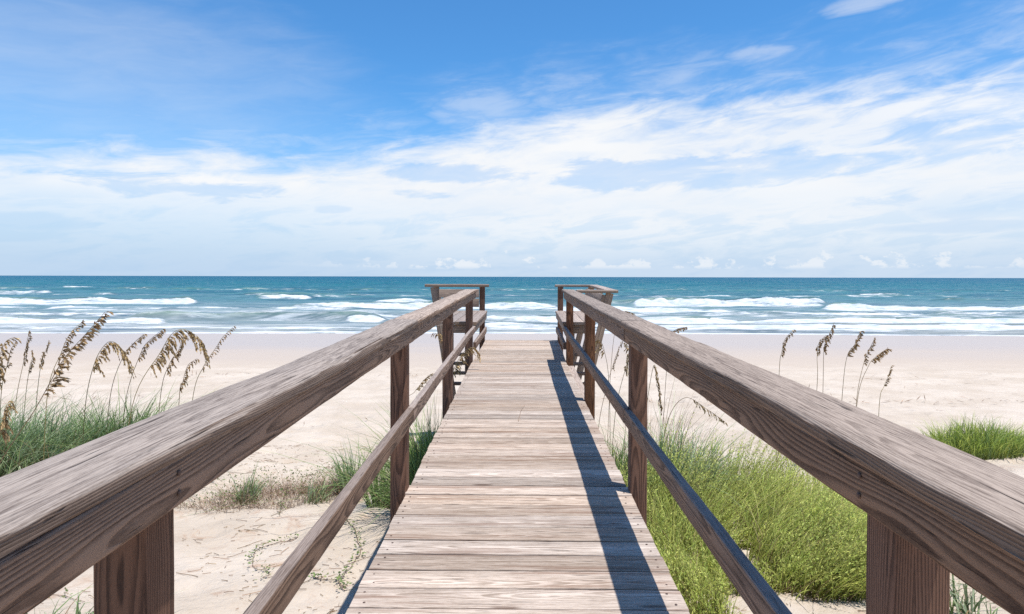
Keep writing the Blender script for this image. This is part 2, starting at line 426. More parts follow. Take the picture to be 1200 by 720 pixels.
BR = [
  (-400, 228, 356.0, 1.05, 9, 1.2, 1.0, 3.0, 1, 12, .35),
  (-400, 60, 344.5, 0.7, 6, 1.0, .7, 5.0, 2, 10, .6),
  (300, 365, 350.5, 0.7, 4, 1.0, .85, 3.0, 3, 12, .6),
  (340, 655, 361.5, 0.75, 6, 1.2, .95, 4.0, 4, 25, .6),
  (440, 505, 355.5, 0.8, 7, 1.0, .95, 2.0, 5, 15, .4),
  (60, 460, 367.0, 0.35, 3, .8, .55, 5.0, 6, 40, .9),
  (155, 445, 376.0, 0.75, 0.6, 0.4, .35, 1.8, 7, 25, .5),
  (405, 450, 376.5, 0.8, 3.5, .6, .95, 1.0, 8, 12, .4),
  (-400, 198, 380.5, 0.5, 3.0, .8, 1.0, 1.2, 9, 15, .4),
  (560, 700, 376.5, 0.6, 3.5, .8, .95, 1.5, 10, 20, .5),
  (560, 1700, 383.5, 0.35, 3.2, 1.0, .9, 1.6, 11, 20, .6),
  (735, 1700, 379.0, 0.55, 3.2, .8, 1.0, 1.4, 12, 20, .5),
  (742, 966, 357.5, 1.2, 10, 1.3, 1.0, 2.5, 13, 10, .35),
  (680, 760, 357.0, 1.0, 0.5, 0.3, .25, 1.5, 14, 12, .3),
  (965, 1700, 362.0, 0.7, 6, 1.0, .95, 4.0, 15, 15, .6),
  (640, 860, 364.5, 0.5, 5, 1.0, .85, 3.0, 16, 25, .6),
  (1000, 1060, 345.5, 0.7, 4, 1.0, .6, 2.0, 17, 12, .5),
  (1090, 1500, 352.5, 0.7, 0.6, .5, .35, 3.0, 18, 30, .6),
  (70, 110, 338.5, 0.6, 5, 2.0, .6, 2.0, 19, 8, .5),
  (-400, 1700, 347.5, 0.4, 3, .8, .5, 6.0, 21, 30, .95),
  (-400, 560, 371.5, 0.4, 2.5, .6, .7, 3.0, 22, 40, .9),
  (-400, 420, 364.0, 0.4, 3, .8, .7, 4.0, 23, 40, .9),
  (700, 1700, 369.5, 0.45, 3, .7, .75, 3.0, 24, 40, .85),
  (960, 1700, 373.5, 0.4, 2.5, .6, .7, 2.5, 25, 40, .9),
  (-400, 1700, 341.0, 0.5, 3, .9, .42, 8.0, 26, 30, .98),
  (-400, 1700, 386.5, 0.12, 2.2, 1.2, .75, 1.5, 20, 20, .8),
]
for b in BR:
    h, fm = breaker(b[0], b[1], b[2], b[3], b[4], b[5], b[6], b[7], b[8], b[9], b[10])
    rag = 0.50 + 0.6 * (fbm(XX * 0.55 + b[8], YY * 0.4, 400 + b[8], 4, .6) + .5)
    Hh = np.maximum(Hh, h * np.where(fm > .3, rag, 1.0)); Fm = np.maximum(Fm, fm * (0.72 + .28 * sstep(.25, .7, vnoise(XX * .13 + b[8] * 3, YY * .3, 500 + b[8]))))
# ordinary wind waves
amp = 0.12 * sstep(52, 75, YY) + 0.30 * sstep(80, 150, YY)
Hh = Hh + amp * 2.2 * fbm(XX * 0.05, YY * 0.16, 200, 4, 0.6) + 1.0 * sstep(120, 320, YY) * (1 - sstep(1500, 4000, YY)) * fbm(XX * 0.022, YY * 0.06, 220, 4, 0.6)
Hh = Hh + 0.05 * fbm(XX * 0.5, YY * 0.9, 210, 3) * sstep(50, 58, YY)
# swash: water level thins out over the sand, a wavy edge of foam
edge = 53.2 + 3.4 * fbm(XX * 0.045, XX * 0, 300, 3) * 1.6 - 2.2 * sstep(-5, 60, XX)
sd = YY - edge
Fm = np.maximum(Fm, (1 - sstep(0.2, 1.1, np.abs(sd - 0.5))) * 0.95)
Fm = np.maximum(Fm, sstep(0, 0.6, sd) * (1 - sstep(0.5, 7, sd)) * 0.42)
Zw = 0.02 + Hh * sstep(0, 6, sd)
gzz = gz(XX, np.minimum(YY, 199))
Zw = np.where(sd < 5, np.maximum(Zw, gzz + 0.02 + 0.012 * np.clip(sd, 0, 5)), Zw)
Zw = np.where(sd < 0, np.minimum(Zw, gzz - 0.05), Zw)
lace = 1 - sstep(70, 135, YY)
V = np.stack([XX, YY, Zw], -1).reshape(-1, 3)

def sea_material():
    m, t, p, out = material('sea_water')
    geo = t.n('ShaderNodeNewGeometry'); pos = geo.outputs['Position']
    x, y, z = t.sep(pos)
    fm = t.attr('foam', True); lc = t.attr('lace', True); hh = t.attr('hgt', True)
    # water body colour by depth: sandy green inshore, teal then deep blue outside
    patch = t.noise(t.vmul(pos, (0.012, 0.03, 0)), 1.0, 3, 0.5)
    yl = t.m('LOGARITHM', t.m('MAXIMUM', y, 1.0), 10.0)
    yl = t.m('ADD', yl, t.m('MULTIPLY', t.m('SUBTRACT', patch, 0.5), 0.35))
    rp = t.n('ShaderNodeValToRGB'); t.link(t.lin(yl, 1.7, 3.2), rp.inputs[0])
    cr = rp.color_ramp
    cr.elements[0].position = 0.0; cr.elements[0].color = (0.26, 0.27, 0.25, 1)
    cr.elements[1].position = 1.0; cr.elements[1].color = (0.007, 0.104, 0.162, 1)
    for ps, c in ((0.10, (0.19, 0.26, 0.27)), (0.2, (0.12, 0.225, 0.25)), (0.38, (0.065, 0.19, 0.215)), (0.6, (0.022, 0.148, 0.18))):
        e = cr.elements.new(ps); e.color = (*c, 1)
    c = rp.outputs[0]
    # thin green wave faces
    c = t.mix(t.ss(hh, 0.28, 0.85, 0, 0.6), c, (0.16, 0.26, 0.19))
    st = t.noise(t.vmul(pos, (0.10, 0.33, 0)), 1.0, 4, 0.6)
    c = t.mix(t.m('MULTIPLY', t.ss(st, 0.46, 0.66), 0.5), c, (0.006, 0.06, 0.105))
    st2 = t.noise(t.vmul(pos, (0.018, 0.05, 0)), 1.0, 4, 0.62)
    c = t.mix(t.m('MULTIPLY', t.ss(st2, 0.47, 0.62), 0.45), c, (0.006, 0.06, 0.115))
    # foam
    fn = t.noise(t.vmul(pos, (0.22, 0.9, 0.9)), 1.0, 7, 0.72, 0.4)
    fa = t.ss(t.m('ADD', fm, t.m('MULTIPLY', t.m('SUBTRACT', fn, 0.5), 1.8)), 0.34, 0.72)
    ln = t.m('MAXIMUM', t.noise(t.vmul(pos, (0.10, 0.42, 0)), 1.0, 6, 0.72, 0.9), t.m('SUBTRACT', t.noise(t.vmul(pos, (0.03, 0.22, 0)), 1.0, 6, 0.7, 0.5), 0.02))
    fl = t.m('MULTIPLY', t.ss(ln, 0.47, 0.64), t.m('MULTIPLY', lc, 0.62))
    caps = t.noise(t.vmul(pos, (0.055, 0.20, 0)), 1.0, 5, 0.62, 0.3)
    wc = t.m('MULTIPLY', t.ss(caps, 0.70, 0.74), t.ss(y, 900, 250, 0, 0.75))
    fo = t.m('MAXIMUM', t.m('MAXIMUM', fa, fl), wc)
    c = t.mix(fo, c, t.mix(t.ss(t.m('ADD', t.m('MULTIPLY', fn, .6), t.m('MULTIPLY', t.noise(t.vmul(pos, (0.9, 1.6, 2.5)), 1.0, 5, .65), .4)), .36, .60), (0.38, 0.45, 0.50), (0.70, 0.715, 0.73)))
    t.link(c, p.inputs['Base Color'])
    t.link(t.lin(fo, 0, 1, 0.30, 0.9), p.inputs['Roughness'])
    t.link(t.lin(fo, 0, 1, 0.30, 0.05), p.inputs['Specular IOR Level'])
    p.inputs['IOR'].default_value = 1.33
    b1 = t.noise(t.vmul(pos, (0.35, 0.8, 0)), 1.0, 5, 0.6)
    b2 = t.noise(t.vmul(pos, (0.05, 0.16, 0)), 1.0, 3, 0.55)
    slp = t.n('ShaderNodeTexNoise'); t.link(t.vmul(pos, (0.5, 1.1, 0)), slp.inputs['Vector']); slp.inputs['Scale'].default_value = 1.0; slp.inputs['Detail'].default_value = 3.0
    sx_, sy_, sz_ = t.sep(slp.outputs['Color'])
    tilt = t.vec(t.m('MULTIPLY', t.m('SUBTRACT', sx_, 0.5), 0.9), t.m('SUBTRACT', t.m('MULTIPLY', t.m('SUBTRACT', sy_, 0.5), 1.1), 0.20), 0.0)
    nv = t.n('ShaderNodeVectorMath', operation='ADD'); t.link(geo.outputs['Normal'], nv.inputs[0]); t.link(tilt, nv.inputs[1])
    nn = t.n('ShaderNodeVectorMath', operation='NORMALIZE'); t.link(nv.outputs[0], nn.inputs[0])
    hgt = t.m('ADD', t.m('MULTIPLY', b1, 0.5), t.m('MULTIPLY', b2, 2.2))
    hgt = t.m('ADD', hgt, t.m('MULTIPLY', fo, t.m('MULTIPLY', fn, 0.35)))
    t.link(t.bump(hgt, 0.6, 0.6, nn.outputs[0]), p.inputs['Normal'])
    return m
tag(mesh_np('sea', V, [grid_faces(len(rows), len(us))], sea_material(), smooth=True,
    attrs={'foam': ('FLOAT', Fm.ravel()), 'lace': ('FLOAT', (lace * sstep(0, 2, sd)).ravel()), 'hgt': ('FLOAT', Hh.ravel())}),
    'teal ocean with rows of white breaking waves', 'sea', kind='structure')

# ------------------------------------------------------------------ boardwalk frame
EY = np.array([0.0107, 1.0, 0.0147]); EY /= np.linalg.norm(EY)
EX = np.array([1.0, -0.0107, 0.0]); EX /= np.linalg.norm(EX)
EZ = np.cross(EX, EY)
HE = 1.22
BM = Matrix(((EX[0], EY[0], EZ[0], -HE * EZ[0]), (EX[1], EY[1], EZ[1], -HE * EZ[1]), (EX[2], EY[2], EZ[2], HC - HE * EZ[2]), (0, 0, 0, 1)))
BMN = np.array(BM)
def to_world(p): return BMN[:3, :3] @ np.array(p) + BMN[:3, 3]
def ground_local(xl, d):
    w = to_world((xl, d, 0)); return float(gz(w[0], w[1])) - w[2]
def skew(V):
    V = V.copy(); V[:, 0] += 0.042 * sstep(7.2, 10.6, V[:, 1]); return V
def sub_empty(name, local, label, cat, group=None):
    mtx = BM @ Matrix.Translation(local)
    return empty(name, None, label, cat, group, matrix=mtx)
def under(root_local):
    L = np.array(root_local)
    return lambda V: skew(V) - L

POSTS = [-1.39, 1.03, 3.44, 5.82, 8.24]

# --- boardwalk
BL = (0, 4.0, 0)
bw = sub_empty('boardwalk', BL, 'bleached plank boardwalk running straight out to the beach between two handrails', 'boardwalk')
mb = MB()
pitch = 0.1436; d = 10.74 - 0.07
nail = []
i = 0
while d > -2.2:
    wv = 0.1380 + random.uniform(-0.0030, 0.0020)
    dx0 = random.uniform(-0.004, 0.006); dx1 = random.uniform(-0.004, 0.006); dz = random.uniform(-0.0015, 0.0015)
    sk = random.uniform(-0.0015, 0.0015)
    mb.beam((-0.605 - dx0, d - sk, -0.019 + dz), (0.605 + dx1, d + sk, -0.019 + dz), (0, 1, 0), wv, 0.038, r=0.0055, step=0.12, jit=0.0007, up=(random.uniform(-.002, .002), random.uniform(-.022, .022), 1))
    for s in (-1, 1):
        for q in (-0.034, 0.036):
            for xo in ((0.565,) if random.random() < .92 else ()):
                mb.disc((s * (xo + random.uniform(-.012, .012)), d + q + random.uniform(-.008, .008), dz + 0.0004), (0, 0, 1), 0.0052, 0.0008, 8, 1)
    d -= pitch; i += 1
mb.build('deck', [M_DECK, M_SCREW], bw, under(BL))
for s in (-1, 1):
    mb = MB(); mb.beam((s * 0.580, -2.2, -0.135), (s * 0.580, 10.60, -0.135), (1, 0, 0), 0.038, 0.184, step=0.5); mb.build('stringer', M_POST, bw, under(BL))
for dd in POSTS[1:] + [10.6]:
    mb = MB(); mb.beam((-0.55, dd + 0.1, -0.16), (0.55, dd + 0.1, -0.16), (0, 1, 0), 0.038, 0.14); mb.build('joist', M_POST, bw, under(BL))
mb = MB(); mb.beam((0.652, 5.92, -0.052), (0.652, 8.15, -0.052), (1, 0, 0), 0.085, 0.038, step=.2); mb.build('side_plank', M_BENCH, bw, under(BL))
for k in range(5):
    mb = MB(); mb.beam((-0.56, 10.95 + 0.29 * k, -0.20 - 0.235 * k), (0.56, 10.95 + 0.29 * k, -0.20 - 0.235 * k), (0, 1, 0), 0.26, 0.038); mb.build('stair_tread', M_DECK, bw, under(BL))
for s in (-1, 1):
    mb = MB(); mb.beam((s * 0.60, 10.75, -0.16), (s * 0.60, 12.35, -1.46), (1, 0, 0), 0.038, 0.2); mb.build('stair_stringer', M_POST, bw, under(BL))

# --- railings
def railing(s, label):
    RL = (s * 0.65, 3.44, 0)
    root = sub_empty('railing', RL, label, 'railing', 'railings of the boardwalk')
    fn = under(RL)
    for k, dd in enumerate(POSTS):
        g = min(ground_local(s * 0.65, dd), -0.5) - 0.35
        mb = MB(); mb.beam((s * 0.6505, dd + 0.0445, g), (s * 0.6505, dd + 0.0445, 0.893), (1, 0, 0), 0.089, 0.089, r=0.005, step=0.1, jit=0.0008, up=(0, 1, 0))
        mb.build('post', M_POST, root, fn)
    joints = [-1.5, 3.475, 8.36]
    for a, b in zip(joints[:-1], joints[1:]):
        sl = random.uniform(-.003, .003)
        mb = MB(); mb.beam((s * 0.6285, a + .0008, 0.9145 + sl), (s * 0.6285, b - .0008, 0.9145 - sl), (1, 0, 0), 0.158, 0.037, r=0.013, step=0.035, jit=0.0016, up=(0, 0, 1), wane=0.010, seg=4)
        mb.build('cap_board', M_CAP, root, fn)
        mb = MB(); mb.beam((s * 0.591, a + .0008, 0.8545), (s * 0.591, b - .0008, 0.8545), (1, 0, 0), 0.037, 0.080, r=0.006, step=0.06, jit=0.001, up=(0, 0, 1), wane=0.002, seg=3)
        rb = mb.build('top_rail', M_RAIL, root, fn)
        for dd in POSTS:
            if a < dd < b:
                for zz in (0.838, 0.872):
                    mb = MB()
                    mb.disc((s * 0.5718, dd + .045 + random.uniform(-.01, .01), zz), (-s, 0, 0), 0.0055, 0.0012, 10, 0)
                    sc_ = mb.build('screw', M_SCREW, None, None)
                    V0 = np.array([v.co[:] for v in sc_.data.vertices]) + np.array(sc_.location)
                    V0 = skew(V0) - np.array(RL)
                    pl = np.array(rb.location)
                    c0 = (V0.min(0) + V0.max(0)) / 2
                    sc_.data.vertices.foreach_set('co', (V0 - c0).astype(np.float32).ravel())
                    sc_.parent = rb; sc_.location = c0 - pl
        mb = MB(); mb.beam((s * 0.591, a + .0008, 0.412), (s * 0.591, b - .0008, 0.412), (1, 0, 0), 0.037, 0.082, r=0.006, step=0.06, jit=0.001, up=(0, 0, 1), wane=0.002, seg=3)
        mb.build('middle_rail', M_RAIL, root, fn)
    return root
railing(-1, 'sunlit brown wooden railing along the side of the boardwalk beside the bare sand')
railing(1, 'brown wooden railing casting a dark blue shadow on the deck, beside the yellow-green shrubs')

# --- benches
def bench(s, label):
    BE = (s * 0.85, 9.4, 0)
    root = sub_empty('bench', BE, label, 'bench', 'built-in benches at the end of the boardwalk')
    fn = under(BE)
    def part(name, mat, *beams):
        mb = MB()
        for b in beams: mb.beam(*b[0], **b[1])
        return mb.build(name, mat, root, fn)
    g = min(ground_local(s * 0.7, 10.6), -.6) - 0.3
    part('post', M_POST, (((s * .6505, 10.645, g), (s * .6505, 10.645, .893), (1, 0, 0), .089, .089), dict(up=(0, 1, 0))))
    if s > 0:
        part('cap_board', M_BENCH, (((s * .56, 10.645, .9145), (s * 1.26, 10.645, .9145), (0, 1, 0), .145, .037), dict(up=(0, 0, 1), r=.008)))
        part('cap_board', M_BENCH, (((s * 1.19, 8.315, .9145), (s * 1.19, 10.568, .9145), (1, 0, 0), .14, .037), dict(up=(0, 0, 1), r=.008)))
        part('cap_board', M_BENCH, (((s * .735, 8.24, .9145), (s * 1.26, 8.24, .9145), (0, 1, 0), .14, .037), dict(up=(0, 0, 1), r=.008)))
        for dd in (8.25, 9.42, 10.63):
            g2 = min(ground_local(s * .75, dd), -.5) - .25
            part('back_post', M_BENCH, (((s * (.947 + .242 * g2), dd, g2), (s * 1.163, dd, .892), (1, 0, 0), .095, .06), dict(up=(0, 1, 0))))
        for hc in (.80, .645):
            xc = .947 + .242 * hc - .069
            sl = np.array([.242, 0, 1]); sl /= np.linalg.norm(sl); sl[0] *= s
            part('back_board', M_BENCH, (((s * xc, 8.22, hc), (s * xc, 10.55, hc), (s * sl[2], 0, -abs(sl[0])), .036, .139), dict(up=tuple(sl))))
        seats = (.63, .775, .92)
    else:
        part('cap_board', M_BENCH, (((s * .54, 10.645, .9145), (s * 1.60, 10.645, .9145), (0, 1, 0), .145, .045), dict(up=(0, 0, 1), r=.008)))
        g2 = min(ground_local(s * 1.2, 10.63), -.5) - .25
        part('back_post', M_BENCH, (((s * (1.30 + .16 * g2), 10.645, g2), (s * 1.445, 10.645, .890), (1, 0, 0), .14, .07), dict(up=(0, 1, 0))))
        g2 = min(ground_local(s * .75, 8.3), -.5) - .25
        part('back_post', M_BENCH, (((s * (.96 + .16 * g2), 8.30, g2), (s * 1.02, 8.30, .47), (1, 0, 0), .10, .06), dict(up=(0, 1, 0))))
        for hc in (.785, .63):
            part('back_board', M_BENCH, (((s * .70, 10.58, hc), (s * 1.36, 10.58, hc), (0, 1, 0), .036, .139), dict(up=(0, 0, 1))))
        seats = (.63, .775, .92, 1.065, 1.21)
    for xc in seats:
        part('seat_board', M_BENCH, (((s * xc, 8.345, .487), (s * xc, 10.55, .487), (1, 0, 0), .139, .037), dict(up=(0, 0, 1))))
    part('seat_rail', M_BENCH, (((s * .591, 8.37, .42), (s * .591, 10.585, .42), (1, 0, 0), .037, .088), dict(up=(0, 0, 1))))
    part('seat_end', M_BENCH, (((s * .70, 8.40, .41), (s * .99, 8.40, .41), (0, 1, 0), .037, .112), dict(up=(0, 0, 1))))
    part('lower_rail', M_RAIL, (((s * .591, 8.37, .19), (s * .591, 10.585, .19), (1, 0, 0), .037, .09), dict(up=(0, 0, 1))))
    for xc in (.70, .905):
        g3 = min(ground_local(s * xc, 8.5), -.5) - .2
        part('leg', M_BENCH, (((s * xc, 8.47, g3), (s * xc, 8.47, .35), (1, 0, 0), .05, .06), dict(up=(0, 1, 0))))
    for zc in (.06, -.06, -.19, -.33):
        part('cross_slat', M_BENCH, (((s * .728, 8.50, zc), (s * .877, 8.50, zc), (0, 1, 0), .09, .035), dict(up=(0, 0, 1))))
bench(-1, 'weathered bench under one long flat cap board at the beach end of the sunlit railing')
bench(1, 'weathered bench with shaded outward slanting backrest under a three sided cap')

# ------------------------------------------------------------------ plants
def blades(n, cx, cy, rx, ry, h0, h1, lean=(0, 0), spread=0.5, droop=0.5, width=0.006, seg=5, edge_fall=0.45, seed=1, r0=0.0):
    r = np.random.default_rng(seed)
    a = r.uniform(0, 2 * math.pi, n); q = np.sqrt(r.uniform(0, 1, n))
    bx = cx + rx * q * np.cos(a); by = cy + ry * q * np.sin(a)
    L = r.uniform(h0, h1, n) * (1 - edge_fall * q ** 2)
    az = r.uniform(0, 2 * math.pi, n); k = np.abs(r.normal(0, spread, n))
    dirx = np.cos(az) * k + lean[0] + 0.5 * spread * q * np.cos(a); diry = np.sin(az) * k + lean[1] + 0.5 * spread * q * np.sin(a)
    dr = droop * r.uniform(0.3, 1.3, n)
    ts = np.linspace(0, 1, seg + 1)
    bz = gz(bx, by) - 0.02
    hx = dirx * L; hy = diry * L
    P = np.empty((n, seg + 1, 3))
    for i, tt in enumerate(ts):
        P[:, i, 0] = bx + hx * (0.35 * tt + 0.65 * tt ** 2)
        P[:, i, 1] = by + hy * (0.35 * tt + 0.65 * tt ** 2)
        P[:, i, 2] = bz + L * (tt - dr * 0.5 * tt ** 2.4)
    wa = r.uniform(0, math.pi, n)
    side = np.stack([np.cos(wa), np.sin(wa), np.zeros(n)], -1)
    w = width * r.uniform(0.6, 1.3, n)
    V = np.empty((n, seg + 1, 2, 3)); 
    for i, tt in enumerate(ts):
        ww = (w * (1 - tt ** 1.6) + 0.0004)[:, None] * 0.5
        V[:, i, 0] = P[:, i] - side * ww; V[:, i, 1] = P[:, i] + side * ww
    m = (seg + 1) * 2
    b = np.arange(n)[:, None] * m; i = np.arange(seg)[None, :] * 2
    q4 = np.stack([b + i, b + i + 1, b + i + 3, b + i + 2], -1).reshape(-1, 4)
    hatt = np.repeat(np.repeat(ts[None, :], n, 0)[:, :, None], 2, 2)
    ratt = np.repeat(np.clip(r.uniform(0, 1, n) + r0, 0, 1), m)
    return V.reshape(-1, 3), q4, hatt.ravel(), ratt

def join(parts):
    vs = []; fs = []; hs = []; rs = []; mi = []; n = 0
    for k, (v, f, h, r) in enumerate(parts):
        vs.append(v); fs.append(f + n); hs.append(h); rs.append(r); mi.append(np.full(len(f), k)); n += len(v)
    return np.concatenate(vs), np.concatenate(fs), np.concatenate(hs), np.concatenate(rs), np.concatenate(mi)

def plant_mesh(name, parts, mats, parent=None, origin=None):
    v, f, h, r, mi = join(parts)
    if parent is not None and origin is not None:
        o = mesh_np(name, v, [f], mats, parent, {'h': ('FLOAT', h), 'r': ('FLOAT', r)}, mi, False, None)
        me = o.data; co = np.empty(len(v) * 3, np.float32); me.vertices.foreach_get('co', co)
        me.vertices.foreach_set('co', (co.reshape(-1, 3) - np.array(origin, np.float32)).ravel())
        return o
    return mesh_np(name, v, [f], mats, parent, {'h': ('FLOAT', h), 'r': ('FLOAT', r)}, mi, False, origin)

def tube(path, r0, r1, n=5, rr=None):
    path = np.asarray(path, float); k = len(path)
    tan = np.gradient(path, axis=0); tan /= np.linalg.norm(tan, axis=1)[:, None] + 1e-9
    ref = np.array([0.31, 0.9, 0.22]); a = np.cross(tan, ref); a /= np.linalg.norm(a, axis=1)[:, None]; b = np.cross(tan, a)
    an = np.arange(n) * 2 * math.pi / n; rad = np.linspace(r0, r1, k)
    V = path[:, None] + rad[:, None, None] * (np.cos(an)[None, :, None] * a[:, None] + np.sin(an)[None, :, None] * b[:, None])
    i = np.arange(k - 1)[:, None] * n; j = np.arange(n)[None, :]; j2 = (j + 1) % n
    q = np.stack([i + j, i + j2, i + n + j2, i + n + j], -1).reshape(-1, 4)
    h = np.repeat(np.linspace(0, 1, k)[:, None], n, 1).ravel()
    return V.reshape(-1, 3), q, h, np.full(k * n, random.random() if rr is None else rr)

def leaf_quads(c, d, L, W, r, hh, up=None):
    """lozenge leaves: centre c, direction d, length L, width W"""
    n = len(c)
    d = d / (np.linalg.norm(d, axis=1)[:, None] + 1e-9)
    rnd = r.normal(0, 1, (n, 3)) if up is None else up + r.normal(0, 0.3, (n, 3))
    s = np.cross(d, rnd); s /= np.linalg.norm(s, axis=1)[:, None] + 1e-9
    L = np.broadcast_to(L, (n,))[:, None]; W = np.broadcast_to(W, (n,))[:, None]
    V = np.stack([c, c + d * L * 0.45 + s * W * 0.5, c + d * L, c + d * L * 0.45 - s * W * 0.5], 1)
    q = np.arange(n * 4).reshape(n, 4)
    return V.reshape(-1, 3), q, np.repeat(hh, 4), np.repeat(r.uniform(0, 1, n), 4)

def smooth_path(pts, n=24):
    pts = np.asarray(pts, float)
    out = []
    P = np.vstack([2 * pts[0] - pts[1], pts, 2 * pts[-1] - pts[-2]])
    m = len(pts) - 1
    for s in np.linspace(0, m - 1e-6, n):
        i = int(s); t = s - i; p0, p1, p2, p3 = P[i:i + 4]
        out.append(0.5 * ((2 * p1) + (-p0 + p2) * t + (2 * p0 - 5 * p1 + 4 * p2 - p3) * t * t + (-p0 + 3 * p1 - 3 * p2 + p3) * t ** 3))
    return np.array(out)

def sea_oat(d, base_px, pts, label, side=1, dark=True, nb=11, bl=0.10, sp=0.018, seed=0, droop=0.6, group='sea oat stalks', frac=None, leaves=2):
    nb = int(nb * 2.3); sp = sp * 1.6; bl = bl * (0.9 if dark else 1.35)
    """pts: pixels of the stem from the lowest seen point to the tip; the last two or three span the seed head.
    frac: how much of the stem length from the tip carries seeds"""
    r = np.random.default_rng(900 + seed)
    d2 = d
    bx = (base_px - 600) * d / F
    base = np.array([bx, d, float(gz(bx, d)) - 0.03])
    P = [base] + [at(px, py, d) + np.array([0, r.normal(0, 0.02), 0]) for px, py in pts]
    path = smooth_path(P, 40)
    seg = np.linalg.norm(np.diff(path, axis=0), axis=1); cum = np.concatenate([[0], np.cumsum(seg)]); L = cum[-1]
    fr = (0.35 if frac is None else frac)
    def pt(s): return np.array([np.interp(s, cum, path[:, k]) for k in range(3)])
    root = empty('sea_oat_plant', base, label, 'sea oat', group)
    parts = [tube(path, 0.0038, 0.0016, 5)]
    plant_mesh('stem', parts, [M_STEM], root, base)
    # long leaves at the foot
    if leaves:
        lv = blades(leaves * 3, base[0], base[1], 0.03, 0.03, 0.35, 0.75, (0.25 * side, 0), 0.35, 0.9, 0.007, 6, 0, 40 + seed, 0.1)
        plant_mesh('leaf_blades', [lv], [M_STRAW if seed % 3 else M_OATLEAF], root, base)
    # seed head: short drooping branches each with flat overlapping spikelets
    br = []; C = []; D = []; H = []; LL = []
    fd = 1 if r.random() < .5 else -1
    for k in range(nb):
        f = k / (nb - 1)
        s = L * (1 - fr) + L * fr * f
        p0 = pt(s); p1 = pt(min(s + 0.02, L)); tn = p1 - p0
        if np.linalg.norm(tn) < 1e-5: tn = pt(L) - pt(L - 0.02)
        tn /= np.linalg.norm(tn)
        ln = bl * (1.0 - 0.55 * f) * r.uniform(0.6, 1.25)
        out = np.array([side * r.normal(0.42, 0.42), r.normal(0, 0.4), 0])
        q = []
        for u in np.linspace(0, 1, 6):
            q.append(p0 + ln * (tn * 0.8 * u + out * u * 0.55 + np.array([0, 0, -1]) * droop * u ** 2 * 1.1))
        q = np.array(q); br.append(tube(q, 0.0009, 0.0006, 3))
        ns = max(5, int(ln / (sp * 0.24)))
        for u in np.linspace(0.15, 1, ns):
            i = min(int(u * 5), 4); t = u * 5 - i; c = q[i] * (1 - t) + q[i + 1] * t
            dd = (q[i + 1] - q[i]); dd /= np.linalg.norm(dd) + 1e-9
            for e in range(2):
                C.append(c); D.append(dd * 1.1 + np.array([0, 0, -0.7 * droop]) + r.normal(0, 0.30, 3)); H.append(u); LL.append(sp * r.uniform(.65, 1.2))
    C = np.array(C); D = np.array(D); H = np.array(H); LL = np.array(LL)
    lq = leaf_quads(C, D, LL, LL * 0.38, r, H)
    plant_mesh('seed_head', [lq] + br, [M_SEED_DARK if dark else M_SEED_TAN] + [M_STEM] * len(br), root, base)
    return root

